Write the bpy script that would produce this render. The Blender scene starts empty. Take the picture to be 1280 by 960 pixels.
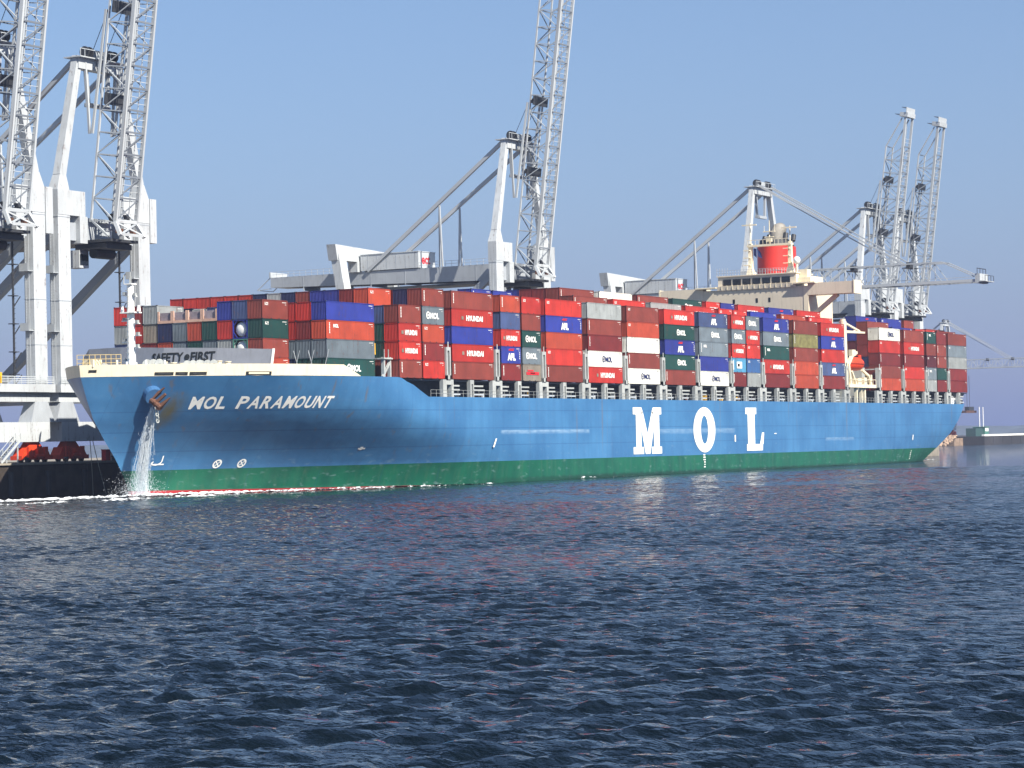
import bpy, bmesh, math, random
import numpy as np
from mathutils import Vector, Matrix, Quaternion
rnd = random.Random(7)
SC = bpy.context.scene
COL = SC.collection

# ------------------------------------------------------------------ camera
YAW, PITCH, ROLL = math.radians(29.201), math.radians(1.373), math.radians(-1.361)
CAM = Vector((-253.89, -187.06, 5.72)); FPX = 3151.6
Fv = Vector((math.cos(YAW)*math.cos(PITCH), math.sin(YAW)*math.cos(PITCH), math.sin(PITCH)))
Rv = Vector((math.sin(YAW), -math.cos(YAW), 0)); Uv = Rv.cross(Fv)
Rv, Uv = math.cos(ROLL)*Rv + math.sin(ROLL)*Uv, -math.sin(ROLL)*Rv + math.cos(ROLL)*Uv
cd = bpy.data.cameras.new('camera'); cam = bpy.data.objects.new('camera', cd); COL.objects.link(cam)
cd.sensor_width = 36; cd.lens = FPX/1280*36; cd.clip_start = 1; cd.clip_end = 40000
cam.matrix_world = Matrix(((Rv.x, Uv.x, -Fv.x, CAM.x), (Rv.y, Uv.y, -Fv.y, CAM.y), (Rv.z, Uv.z, -Fv.z, CAM.z), (0, 0, 0, 1)))
SC.camera = cam

# ------------------------------------------------------------------ sky, sun, exposure
SUN_EL = math.radians(42)
sd = Vector((-0.30, -0.954, 0)).normalized()
SUN_DIR = Vector((sd.x*math.cos(SUN_EL), sd.y*math.cos(SUN_EL), math.sin(SUN_EL)))
W = bpy.data.worlds.new('World'); SC.world = W; W.use_nodes = True
wn = W.node_tree.nodes; wl = W.node_tree.links
bg = wn['Background']; sky = wn.new('ShaderNodeTexSky'); sky.sky_type = 'NISHITA'; sky.sun_disc = False
sky.sun_elevation = SUN_EL; sky.sun_rotation = math.atan2(sd.x, sd.y)
sky.altitude = 0; sky.air_density = 1.0; sky.dust_density = 0.6; sky.ozone_density = 5.0
# a lavender haze layer: the sky blends into it towards the horizon, all the way round
wtc = wn.new('ShaderNodeTexCoord'); wsx = wn.new('ShaderNodeSeparateXYZ'); wl.new(wtc.outputs['Generated'], wsx.inputs[0])
wmx = wn.new('ShaderNodeMath'); wmx.operation = 'MAXIMUM'; wmx.inputs[1].default_value = 0; wl.new(wsx.outputs[2], wmx.inputs[0])
wml = wn.new('ShaderNodeMath'); wml.operation = 'MULTIPLY'; wml.inputs[1].default_value = -8.0; wl.new(wmx.outputs[0], wml.inputs[0])
wex = wn.new('ShaderNodeMath'); wex.operation = 'EXPONENT'; wl.new(wml.outputs[0], wex.inputs[0])
wmix = wn.new('ShaderNodeMix'); wmix.data_type = 'RGBA'; wl.new(wex.outputs[0], wmix.inputs[0]); wl.new(sky.outputs[0], wmix.inputs[6])
wmix.inputs[7].default_value = (1.40, 1.76, 3.6, 1)
wl.new(wmix.outputs[2], bg.inputs[0]); bg.inputs[1].default_value = 0.068
sl = bpy.data.lights.new('sun', 'SUN'); sun = bpy.data.objects.new('sun', sl); COL.objects.link(sun)
sl.energy = 5.0; sl.angle = math.radians(0.6); sl.color = (1.0, 0.93, 0.82)
sun.rotation_euler = SUN_DIR.to_track_quat('Z', 'Y').to_euler(); sun.location = (0, -200, 200)
SC.view_settings.view_transform = 'Standard'; SC.view_settings.look = 'None'
SC.view_settings.exposure = 1.0; SC.view_settings.gamma = 1; SC.view_settings.use_curve_mapping = False
SC.cycles.max_bounces = 6; SC.cycles.volume_bounces = 0; SC.cycles.caustics_reflective = False; SC.cycles.caustics_refractive = False
SC.cycles.use_denoising = True
try: SC.cycles.denoiser = 'OPENIMAGEDENOISE'; SC.cycles.denoising_prefilter = 'ACCURATE'
except Exception: pass

# ------------------------------------------------------------------ materials
def lin(c): return tuple(((v/255)/12.92 if v/255 <= .04045 else ((v/255+.055)/1.055)**2.4) for v in c) + (1,)
MATS = {}
def mat(name, rgb, rough=.5, metal=0, var=.12, scale=1.5, bump=0, rust=0, streak=0, spec=.4):
    """painted / plain surface: base colour with soft mottling, dirt streaks and a little rust"""
    if name in MATS: return MATS[name]
    m = bpy.data.materials.new(name); m.use_nodes = True; MATS[name] = m
    nt = m.node_tree; N = nt.nodes; L = nt.links; b = N['Principled BSDF']
    b.inputs['Roughness'].default_value = rough; b.inputs['Metallic'].default_value = metal
    b.inputs['Specular IOR Level'].default_value = spec
    c = lin(rgb)
    tc = N.new('ShaderNodeTexCoord'); oi = N.new('ShaderNodeObjectInfo')
    add = N.new('ShaderNodeVectorMath'); add.operation = 'ADD'; L.new(tc.outputs['Object'], add.inputs[0])
    sc_ = N.new('ShaderNodeVectorMath'); sc_.operation = 'SCALE'; sc_.inputs[3].default_value = 57
    cmb = N.new('ShaderNodeCombineXYZ'); L.new(oi.outputs['Random'], cmb.inputs[0]); L.new(oi.outputs['Random'], cmb.inputs[1])
    L.new(cmb.outputs[0], sc_.inputs[0]); L.new(sc_.outputs[0], add.inputs[1])
    nz = N.new('ShaderNodeTexNoise'); nz.inputs['Scale'].default_value = scale; nz.inputs['Detail'].default_value = 5
    L.new(add.outputs[0], nz.inputs['Vector'])
    rmp = N.new('ShaderNodeMapRange'); rmp.inputs[1].default_value = .3; rmp.inputs[2].default_value = .7
    rmp.inputs[3].default_value = 1-var; rmp.inputs[4].default_value = 1+var*.6
    L.new(nz.outputs[0], rmp.inputs[0])
    # each object a slightly different tone
    r2 = N.new('ShaderNodeMapRange'); r2.inputs[3].default_value = 1-var*.7; r2.inputs[4].default_value = 1+var*.7
    L.new(oi.outputs['Random'], r2.inputs[0])
    mul = N.new('ShaderNodeMath'); mul.operation = 'MULTIPLY'; L.new(rmp.outputs[0], mul.inputs[0]); L.new(r2.outputs[0], mul.inputs[1])
    mx = N.new('ShaderNodeVectorMath'); mx.operation = 'SCALE'; mx.inputs[0].default_value = c[:3]; L.new(mul.outputs[0], mx.inputs[3])
    out = mx.outputs[0]
    if streak or rust:
        mp = N.new('ShaderNodeMapping'); mp.inputs['Scale'].default_value = (2.2, 2.2, .22); L.new(add.outputs[0], mp.inputs[0])
        n2 = N.new('ShaderNodeTexNoise'); n2.inputs['Scale'].default_value = 1.3; n2.inputs['Detail'].default_value = 4
        L.new(mp.outputs[0], n2.inputs['Vector'])
        if streak:
            m1 = N.new('ShaderNodeMapRange'); m1.inputs[1].default_value = .52; m1.inputs[2].default_value = .75; m1.inputs[4].default_value = streak
            L.new(n2.outputs[0], m1.inputs[0])
            mm = N.new('ShaderNodeMix'); mm.data_type = 'RGBA'; L.new(m1.outputs[0], mm.inputs[0]); L.new(out, mm.inputs[6])
            mm.inputs[7].default_value = tuple(v*.45+.015 for v in c[:3]) + (1,); out = mm.outputs[2]
        if rust:
            n3 = N.new('ShaderNodeTexNoise'); n3.inputs['Scale'].default_value = 2.3; n3.inputs['Detail'].default_value = 8
            L.new(add.outputs[0], n3.inputs['Vector'])
            pr = N.new('ShaderNodeMath'); pr.operation = 'MULTIPLY'; L.new(n2.outputs[0], pr.inputs[0]); L.new(n3.outputs[0], pr.inputs[1])
            m2 = N.new('ShaderNodeMapRange'); m2.inputs[1].default_value = .33; m2.inputs[2].default_value = .42; m2.inputs[4].default_value = rust
            L.new(pr.outputs[0], m2.inputs[0])
            mm = N.new('ShaderNodeMix'); mm.data_type = 'RGBA'; L.new(m2.outputs[0], mm.inputs[0]); L.new(out, mm.inputs[6])
            mm.inputs[7].default_value = lin((92, 52, 34)); out = mm.outputs[2]
    L.new(out, b.inputs['Base Color'])
    if bump:
        bp = N.new('ShaderNodeBump'); bp.inputs['Strength'].default_value = bump; bp.inputs['Distance'].default_value = .05
        L.new(nz.outputs[0], bp.inputs['Height']); L.new(bp.outputs[0], b.inputs['Normal'])
    return m

CRANE_W = mat('crane_white_paint', (178, 183, 186), .5, var=.1, scale=.35, streak=.4, rust=.4)
CRANE_W_SH = mat('crane_shaded_white', (160, 166, 172), .5, var=.1, scale=.4, streak=.3)  # same white paint as the legs, shade of the side faces put into the colour
GALV = mat('galvanised_steel', (172, 178, 182), .5, var=.12, scale=.8)
DARKST = mat('dark_machinery', (46, 48, 52), .55, var=.3, scale=2)
LAT = mat('lattice_shade_grey', (112, 118, 126), .55, var=.15, scale=.8)  # shade of the boom's undersides put into a darker grey
SHIP_GREY = mat('ship_grey_paint', (164, 168, 166), .5, var=.14, scale=.9, streak=.4, rust=.3)
CREAM = mat('cream_paint', (220, 210, 184), .5, var=.07, scale=.6, streak=.25)
TAN = mat('tan_paint', (212, 201, 180), .55, var=.07, scale=.3, streak=.25)
WHITE = mat('white_paint', (235, 235, 230), .5, var=.04, scale=1)
BLACKP = mat('black_print', (22, 26, 26), .6, var=.1)
NAVYP = mat('navy_print', (34, 44, 92), .6, var=.1)
REDP = mat('red_print', (196, 40, 48), .6, var=.1)
ORANGE = mat('orange_paint', (204, 62, 28), .5, var=.12, scale=1, streak=.35, rust=.3)
YELLOW = mat('yellow_paint', (222, 170, 40), .5, var=.15)
GLASS = mat('dark_glass', (18, 22, 28), .1, var=.1, spec=.6)
RUSTY = mat('rusty_iron', (96, 64, 48), .8, var=.35, scale=3, bump=.4)
CONC = mat('concrete', (150, 143, 130), .85, var=.25, scale=.5, bump=.3, streak=.5)
CONC_DK = mat('wet_quay_wall', (66, 58, 52), .75, var=.5, scale=.5, bump=.5, streak=.5)
BREAK_G = mat('breakwater_grey', (120, 124, 132), .5, var=.08, scale=.8, streak=.3)
BLUEHULL = mat('hull_blue_fitting', (58, 98, 140), .45, var=.1)
FUNNEL_R = mat('funnel_red', (190, 48, 38), .45, var=.06, scale=.4, streak=.15)
ROPE = mat('mooring_rope', (150, 146, 130), .9, var=.2)
ROCK = mat('rock', (150, 128, 108), .9, var=.4, scale=.6, bump=.6)
GREENP = mat('green_paint', (70, 120, 106), .5, var=.1)

# ------------------------------------------------------------------ mesh helpers
class MB:
    def __init__(s): s.v = []; s.f = []; s.m = []
    def add(s, vs, fs, mi=0):
        o = len(s.v); s.v += [tuple(v) for v in vs]; s.f += [tuple(i+o for i in f) for f in fs]; s.m += [mi]*len(fs); return s
    def box(s, x0, x1, y0, y1, z0, z1, mi=0):
        return s.add([(x0,y0,z0),(x1,y0,z0),(x1,y1,z0),(x0,y1,z0),(x0,y0,z1),(x1,y0,z1),(x1,y1,z1),(x0,y1,z1)],
                     [(0,3,2,1),(4,5,6,7),(0,1,5,4),(1,2,6,5),(2,3,7,6),(3,0,4,7)], mi)
    def hexa(s, b, t, mi=0):
        """bottom and top quads, each four points counter-clockwise from above"""
        return s.add(list(b)+list(t), [(0,3,2,1),(4,5,6,7),(0,1,5,4),(1,2,6,5),(2,3,7,6),(3,0,4,7)], mi)
    def beam(s, p, q, w, h=None, mi=0, w2=None, h2=None):
        h = h or w; w2 = w2 or w; h2 = h2 or h
        p = Vector(p); q = Vector(q); d = (q-p).normalized()
        up = Vector((0,0,1)) if abs(d.z) < .95 else Vector((0,1,0))
        a = d.cross(up).normalized(); b = a.cross(d).normalized()
        r = [(-1,-1),(1,-1),(1,1),(-1,1)]
        vs = [p+a*(x*w/2)+b*(y*h/2) for x,y in r] + [q+a*(x*w2/2)+b*(y*h2/2) for x,y in r]
        return s.add(vs, [(0,1,2,3),(7,6,5,4),(0,4,5,1),(1,5,6,2),(2,6,7,3),(3,7,4,0)], mi)
    def cyl(s, p, q, r, r2=None, n=12, mi=0, caps=True):
        r2 = r if r2 is None else r2
        p = Vector(p); q = Vector(q); d = (q-p).normalized()
        up = Vector((0,0,1)) if abs(d.z) < .95 else Vector((0,1,0))
        a = d.cross(up).normalized(); b = a.cross(d).normalized()
        vs = []
        for c, rr in ((p, r), (q, r2)):
            for i in range(n):
                t = 2*math.pi*i/n; vs.append(c+a*math.cos(t)*rr+b*math.sin(t)*rr)
        fs = [(i, n+i, n+(i+1)%n, (i+1)%n) for i in range(n)]
        if caps: fs += [tuple(range(n)), tuple(reversed(range(n, 2*n)))]
        return s.add(vs, fs, mi)
    def tube(s, pts, r, n=6, mi=0):
        for a, b in zip(pts[:-1], pts[1:]): s.cyl(a, b, r, n=n, mi=mi)
        return s
    def ring(s, c, axis, r0, r1, n=24, depth=.05, mi=0):
        c = Vector(c); d = Vector(axis).normalized()
        up = Vector((0,0,1)) if abs(d.z) < .95 else Vector((0,1,0))
        a = d.cross(up).normalized(); b = a.cross(d).normalized(); vs = []
        for off in (-depth/2, depth/2):
            for rr in (r0, r1):
                for i in range(n):
                    t = 2*math.pi*i/n; vs.append(c+d*off+a*math.cos(t)*rr+b*math.sin(t)*rr)
        fs = []
        for i in range(n):
            j = (i+1) % n
            fs += [(i, j, n+j, n+i), (2*n+i, 3*n+i, 3*n+j, 2*n+j), (n+i, n+j, 3*n+j, 3*n+i), (i, 2*n+i, 2*n+j, j)]
        return s.add(vs, fs, mi)
    def mesh(s, name):
        me = bpy.data.meshes.new(name); me.from_pydata(s.v, [], s.f)
        for i, p in enumerate(me.polygons): p.material_index = s.m[i]
        me.update(); return me
    def build(s, name, mats, parent=None, smooth=False, recalc=True):
        me = s.mesh(name)
        if recalc:
            bm = bmesh.new(); bm.from_mesh(me); bmesh.ops.recalc_face_normals(bm, faces=bm.faces); bm.to_mesh(me); bm.free()
        for m in (mats if isinstance(mats, (list, tuple)) else [mats]): me.materials.append(m)
        if smooth: me.polygons.foreach_set('use_smooth', [True]*len(me.polygons))
        return link(name, me, parent)
def link(name, data, parent=None):
    o = bpy.data.objects.new(name, data); COL.objects.link(o)
    if parent is not None: o.parent = parent
    return o
def empty(name, loc=(0,0,0)):
    o = link(name, None); o.location = loc; o.empty_display_size = .5; return o
def tag(o, label, cat, group=None):
    o['label'] = label; o['category'] = cat
    if group: o['group'] = group
    return o
def copy_tree(o, parent=None):
    c = o.copy(); COL.objects.link(c); c.parent = parent
    for ch in [k for k in o.children]: copy_tree(ch, c)
    return c
_unit = {}
def unit_mesh(m):
    if m.name not in _unit:
        me = MB().box(-.5,.5,-.5,.5,-.5,.5).mesh('bar'); me.materials.append(m); _unit[m.name] = me
    return _unit[m.name]
def bar(name, p, q, w, h, m, parent):
    """a straight member as an object of its own; all share one mesh"""
    p = Vector(p); q = Vector(q); d = q-p; ln = d.length; d.normalize()
    up = Vector((0,0,1)) if abs(d.z) < .95 else Vector((0,1,0))
    a = d.cross(up).normalized(); b = a.cross(d).normalized()
    o = link(name, unit_mesh(m), parent); c = (p+q)/2
    o.matrix_local = Matrix(((d.x*ln, a.x*w, b.x*h, c.x), (d.y*ln, a.y*w, b.y*h, c.y), (d.z*ln, a.z*w, b.z*h, c.z), (0,0,0,1)))
    return o
def text_mesh(body, size, bold=.0, shear=0, space=1.0, sx=1.0):
    """flat lettering in the x-z plane, facing -y, centred on the origin"""
    cu = bpy.data.curves.new('lettering', 'FONT'); cu.body = body; cu.size = size; cu.shear = shear
    cu.offset = bold*size; cu.space_character = space; cu.resolution_u = 3; cu.align_x = 'CENTER'; cu.align_y = 'CENTER'
    o = bpy.data.objects.new('lettering', cu); COL.objects.link(o)
    dg = bpy.context.evaluated_depsgraph_get(); dg.update()
    me = bpy.data.meshes.new_from_object(o.evaluated_get(dg)); bpy.data.objects.remove(o); bpy.data.curves.remove(cu)
    co = np.zeros(len(me.vertices)*3); me.vertices.foreach_get('co', co); co = co.reshape(-1, 3)
    c = (co.max(0)+co.min(0))/2
    vs = [((v[0]-c[0])*sx, 0, v[1]-c[1]) for v in co]; fs = [tuple(p.vertices) for p in me.polygons]
    bpy.data.meshes.remove(me); return vs, fs

# ------------------------------------------------------------------ water
def build_water():
    a = []; d = -90.0
    while d < 9000:
        a.append(d)
        d += .45 if d < 34 else .17 if d < 100 else .25 if d < 180 else .34 if d < 260 else .5 if d < 430 else max(.7, (d-430)*.03+.7)
    fw = np.array(a)
    b = [0.0]
    while b[-1] < 5000: b.append(b[-1] + (.25 if b[-1] < 36 else .42 if b[-1] < 100 else (b[-1]-100)*.12+.6))
    rt = np.array([-x for x in b[:0:-1]] + b)
    df = np.gradient(fw); dr = np.gradient(rt)
    FW, RT = np.meshgrid(fw, rt, indexing='ij'); DF, DR = np.meshgrid(df, dr, indexing='ij')
    fx, fy = math.cos(YAW), math.sin(YAW); rx, ry = math.sin(YAW), -math.cos(YAW)
    X = CAM.x+FW*fx+RT*rx; Y = CAM.y+FW*fy+RT*ry
    Z = np.zeros_like(X); g = np.random.default_rng(11)
    sp = np.maximum(DF, DR*.7)
    base = math.radians(14)+YAW
    for i in range(170):
        lam = 0.42*(3.4/0.42)**g.random(); k = 2*math.pi/lam
        th = base+g.normal()*.48
        amp = .0053*lam**1.0*(.5+g.random())*min(1, (1.0/lam)**1.2)
        ph = g.random()*6.283
        w = np.clip((lam/sp-2.0)/1.2, 0, 1)
        Z += amp*w*np.sin(k*(X*math.cos(th)+Y*math.sin(th))+ph)
    # gusts: patches of rougher and calmer water
    gust = np.ones_like(X)
    for i in range(14):
        lam = 25+60*g.random(); th = g.random()*6.283; gust += .09*np.sin(2*math.pi/lam*(X*math.cos(th)+Y*math.sin(th))+g.random()*6.28)
    Z *= np.clip(gust, .45, 1.5)
    # sheltered against the hull
    sh = np.clip((-Y)/18, .45, 1); sh[(X < 0) | (X > 290)] = 1; Z *= sh
    n, m = X.shape
    co = np.stack([X, Y, Z], -1).reshape(-1, 3)
    idx = np.arange(n*m).reshape(n, m)
    q = np.stack([idx[:-1,:-1], idx[:-1,1:], idx[1:,1:], idx[1:,:-1]], -1).reshape(-1, 4)[:, ::-1]
    me = bpy.data.meshes.new('water'); me.vertices.add(len(co)); me.vertices.foreach_set('co', co.astype(np.float32).ravel())
    me.loops.add(q.size); me.loops.foreach_set('vertex_index', q.astype(np.int32).ravel())
    me.polygons.add(len(q)); me.polygons.foreach_set('loop_start', np.arange(0, q.size, 4, dtype=np.int32))
    me.update(calc_edges=True); me.polygons.foreach_set('use_smooth', np.ones(len(q), dtype=bool))
    if me.polygons[0].normal.z < 0: me.flip_normals()
    o = link('water', me); o['kind'] = 'structure'
    m_ = bpy.data.materials.new('harbour_water'); m_.use_nodes = True; nt = m_.node_tree; N = nt.nodes; L = nt.links
    p = N['Principled BSDF']; p.inputs['Base Color'].default_value = (.003, .0065, .0105, 1)
    p.inputs['Roughness'].default_value = .05; p.inputs['IOR'].default_value = 1.333; p.inputs['Specular IOR Level'].default_value = .5
    tc = N.new('ShaderNodeTexCoord')
    mp = N.new('ShaderNodeMapping'); mp.inputs['Rotation'].default_value = (0, 0, -base); mp.inputs['Scale'].default_value = (1, .55, 1)
    L.new(tc.outputs['Object'], mp.inputs[0])
    n1 = N.new('ShaderNodeTexNoise'); n1.inputs['Scale'].default_value = 2.8; n1.inputs['Detail'].default_value = 3; n1.inputs['Roughness'].default_value = .55
    L.new(mp.outputs[0], n1.inputs['Vector'])
    bp = N.new('ShaderNodeBump'); bp.inputs['Strength'].default_value = .8; bp.inputs['Distance'].default_value = .3
    n2 = N.new('ShaderNodeTexNoise'); n2.inputs['Scale'].default_value = .62; n2.inputs['Detail'].default_value = 3; L.new(mp.outputs[0], n2.inputs['Vector'])
    b2 = N.new('ShaderNodeBump'); b2.inputs['Strength'].default_value = .4; b2.inputs['Distance'].default_value = .55
    L.new(n2.outputs[0], b2.inputs['Height']); L.new(b2.outputs[0], bp.inputs['Normal'])
    L.new(n1.outputs[0], bp.inputs['Height']); L.new(bp.outputs[0], p.inputs['Normal'])
    me.materials.append(m_); return o
build_water()

# ------------------------------------------------------------------ quay
def build_quay():
    m = MB(); m.box(-400, 394, 44, 400, -1.8, 4.6)
    q = m.build('quay', CONC); q['kind'] = 'structure'
    # dark, tide-stained facing in panels of its own
    for i in range(26):
        x0 = -30+i*7.0
        f = MB(); z1 = 4.45 if i % 5 else 3.9
        f.box(x0+.03, x0+6.95, 43.72-.1*(i % 2), 43.995, -1.6, z1)
        f.build('wall_panel', CONC_DK, q)
    MB().box(-400, 394.2, 43.4, 44.6, 4.5, 4.78).build('coping', CONC, q)
    for i in range(9):
        x = -16+i*8.0
        MB().cyl((x, 43.3, .2), (x, 43.3, 3.6), .42, n=10).build('fender', DARKST, q)
    return q
build_quay()
for y in (47.9, 82.5):
    r = MB().box(-80, 392, y-.06, y+.06, 4.604, 4.76).build('crane_rail', DARKST)
    tag(r, 'steel crane rail at the quay edge' if y < 60 else 'steel crane rail on the landward side of the quay', 'rail')

# ------------------------------------------------------------------ ship-to-shore cranes
RAIL_Y = 47.0
def build_crane(name, lowered=False, Lb=47.8):
    root = empty(name)
    wht, wht_sh = CRANE_W, CRANE_W_SH
    for s in (-1, 1):
        u = 9.4*s
        # waterside leg in one straight box with a thin flange line
        lg = MB().box(u-1.35, u+1.35, 0, 1.7, 15.9, 40.55).build('leg', wht, root)
        MB().box(u-1.39, u+1.39, -.04, 1.74, 28.0, 28.12).build('flange', wht_sh, lg)
        MB().box(u-1.39, u+1.39, -.04, 1.74, 40.2, 40.32).build('flange', wht_sh, lg)
        MB().box(u-1.38, u+1.38, -.03, 1.73, 21.5, 21.6).build('flange', wht_sh, lg)
        ld = MB()
        for e in (-.3, .3): ld.box(u-1.75, u-1.69, .85+e-.03, .85+e+.03, 16.5, 40)
        for k in range(58): ld.box(u-1.74, u-1.70, .55, 1.15, 16.8+k*.4, 16.84+k*.4)
        ld.build('ladder', GALV, lg)
        for zp in (23.5, 32.0): MB().box(u-2.5, u-1.36, .1, 1.7, zp, zp+.1).box(u-2.5, u-2.45, .1, 1.7, zp+.1, zp+1.1).build('landing', GALV, lg)
        k = MB(); a, b = sorted((u-1.35*s, u+4.9*(-s)))
        k.box(min(u+1.35*s, 4.5*s), max(u+1.35*s, 4.5*s), -.05, 1.75, 40.55, 44.2)
        k.box(min(6.0*s, 4.3*s), max(6.0*s, 4.3*s), -.2, 2.2, 36.6, 40.55)
        k.build('portal_beam', wht, root)
        MB().box(min(u-2.0*s, 5.95*s), max(u-2.0*s, 5.95*s), .6, 3.2, 37.0, 39.6).build('switch_room', wht_sh, root)
        # A-frame leg on a pyramid foot
        f = MB(); c = Vector((u, .85, 44.2))
        f.hexa([(u-1.35,-.05,44.2),(u+1.35,-.05,44.2),(u+1.35,1.75,44.2),(u-1.35,1.75,44.2)],
               [(u-.75-.2*s,.2,46.4),(u+.75-.2*s,.2,46.4),(u+.75-.2*s,1.5,46.4),(u-.75-.2*s,1.5,46.4)])
        f.beam((u-.2*s, .85, 46.3), (4.6*s, .85, 64.2), 1.45, 1.3, w2=1.15, h2=1.1)
        f.build('mast_leg', wht, root)
        # backstay and its prop
        bar('backstay', (4.5*s, 1.4, 63.8), (3.2*s, 33.5, 40.7), .55, .68, wht, root)
        for e in (-.45, .45):
            bar('stay_prop', (3.7*s+e*.5, 16.3+e, 40.6), (3.9*s, 16.3, 52.6), .28, .28, wht, root)
        # landside leg, inclined, and cross brace
        ll = MB(); ll.beam((u, 31.5, 14.2), (u, 36.6, 44.6), 2.5, 1.9); ll.build('leg', wht, root)
        bar('diagonal_brace', (u, 1.6, 38.0), (u, 31.2, 15.2), 1.15, 1.25, wht_sh, root)
        MB().box(u-1.1, u+1.1, 1.7, 30.8, 13.6, 15.8).build('side_beam', wht_sh, root)
        MB().box(3.0*s-.9, 3.0*s+.9, 35.5, 37.7, 40.6, 42.8).build('hanger', wht, root)
        # lower legs, sill and bogies
        for v0, vn in ((-.1, 1), (30.2, -1)):
            lo = MB()
            lo.hexa([(u-2.6,v0,10.5),(u+2.6,v0,10.5),(u+2.6,v0+2.4,10.5),(u-2.6,v0+2.4,10.5)],
                    [(u-1.4,v0+.2,13.4),(u+1.4,v0+.2,13.4),(u+1.4,v0+2.2,13.4),(u-1.4,v0+2.2,13.4)])
            lo.build('lower_leg', wht_sh, root)
            bx = 8.1*s
            bg_ = MB()
            bg_.hexa([(bx-1.9,v0+.35,6.5),(bx+1.9,v0+.35,6.5),(bx+1.9,v0+2.0,6.5),(bx-1.9,v0+2.0,6.5)],
                     [(bx-.9,v0+.5,7.7),(bx+.9,v0+.5,7.7),(bx+.9,v0+1.9,7.7),(bx-.9,v0+1.9,7.7)])
            bogie = bg_.build('bogie', ORANGE, root)
            for e in (-1.75, 1.75):
                t = MB()
                t.hexa([(bx+e-1.55,v0+.2,5.3),(bx+e+1.55,v0+.2,5.3),(bx+e+1.55,v0+2.1,5.3),(bx+e-1.55,v0+2.1,5.3)],
                       [(bx+e-.55,v0+.3,6.9),(bx+e+.55,v0+.3,6.9),(bx+e+.55,v0+2.0,6.9),(bx+e-.55,v0+2.0,6.9)])
                t.box(bx+e-1.6, bx+e+1.6, v0+.1, v0+2.2, 5.15, 5.75)
                t.box(bx+e-.35, bx+e+.35, v0-.15, v0+.2, 5.4, 7.0)
                t.build('truck', ORANGE, bogie)
                for w in (-.85, .85):
                    wh = MB(); wh.cyl((bx+e+w, v0+.75, 5.2), (bx+e+w, v0+1.15, 5.2), .45, n=14); wh.cyl((bx+e+w, v0+.6, 5.2), (bx+e+w, v0+1.3, 5.2), .15, n=8)
                    wh.build('wheel', DARKST, bogie)
            mo = MB(); mo.box(bx-.5, bx+.5, v0-.5, v0+.1, 6.0, 6.7); mo.cyl((bx-.9, v0-.25, 5.7), (bx+.9, v0-.25, 5.7), .28, n=10)
            mo.build('drive_motor', ORANGE, bogie)
    for v0 in (-.1, 30.2):
        MB().box(-10.9, 10.9, v0, v0+2.4, 7.7, 10.5).build('sill_beam', CRANE_W, root)
        p = MB(); p.box(-11.6, 11.6, v0-.55, v0+2.6, 14.75, 15.9); p.box(-11.2, 11.2, v0+.2, v0+2.2, 13.4, 14.75)
        p.build('portal_girder', CRANE_W, root)
    rl = MB()
    for i in range(17):
        x = -11.4+i*1.425; rl.box(x-.04, x+.04, -.6, -.52, 15.9, 17.0)
    for z in (16.15, 16.4, 16.65, 16.95): rl.box(-11.45, 11.45, -.59, -.53, z-.07, z+.05)
    rl.build('walkway_railing', GALV, root)
    # stair mast beside the right leg
    st = MB(); st.cyl((6.6, 2.6, 15.9), (6.6, 2.6, 37.2), .16, n=8)
    for z in (17.3, 20.5, 24.5, 28.5, 33.0): st.box(6.0, 7.3, 2.2, 3.1, z, z+.12); st.beam((6.6,2.6,z-1.6),(7.9,2.4,z),.12)
    for i in range(30): st.box(6.45, 6.75, 2.3, 2.36, 16.2+i*.7, 16.25+i*.7)
    st.build('stair_mast', DARKST, root)
    MB().box(10.85, 12.4, -.15, 1.9, 37.6, 44.3).build('elevator_box', wht, root)
    # girder, house, landside portal
    gd = MB()
    gd.hexa([(-3.0,1.2,37.3),(3.0,1.2,37.3),(3.0,57,38.6),(-3.0,57,38.6)], [(-3.0,1.2,40.6),(3.0,1.2,40.6),(3.0,57,40.6),(-3.0,57,40.6)])
    girder = gd.build('girder', wht_sh, root)
    MB().box(-3.25, 3.25, -3.6, 54, 36.85, 37.25).build('trolley_rail', DARKST, girder)
    for v in (9, 17, 25, 33, 41, 49): MB().box(-3.04, 3.04, v-.06, v+.06, 37.6, 40.55).build('stiffener', wht_sh, girder)
    gr = MB()
    for i in range(39): gr.box(-3.1, -3.04, 1.5+i*1.42, 1.55+i*1.42, 40.6, 41.7)
    for z in (41.15, 41.7): gr.box(-3.1, -3.05, 1.5, 56.5, z-.03, z+.03)
    gr.build('girder_railing', GALV, girder)
    ta = MB(); ta.box(-3.0, 3.0, 57, 57.3, 40.6, 41.7); ta.beam((-2.8,57.2,40.6),(-2.8,60.4,38.2),.14); ta.beam((2.8,57.2,40.6),(2.8,60.4,38.2),.14)
    ta.beam((-2.8,60.4,38.2),(2.8,60.4,38.2),.14); ta.beam((-2.8,57,38.4),(-2.8,60.4,38.2),.12)
    ta.build('tail_platform', GALV, girder)
    hs = MB(); hs.box(-3.2, 3.2, 21.8, 35.2, 40.75, 43.9); hs.box(-3.3, 3.3, 21.7, 35.3, 43.9, 44.05)
    house = hs.build('machinery_house', wht, root)
    tv, tf = text_mesh('ect', 2.5, bold=.03)
    MB().add([(x-.35, 21.775, z+42.35) for x, y, z in tv], tf).build('lettering', REDP, house, recalc=False)
    for e in range(6): MB().box(-3.23, -3.2, 22.5+e*2.2, 22.56+e*2.2, 40.9, 43.8).build('panel_joint', wht_sh, house)
    lp = MB()
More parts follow.
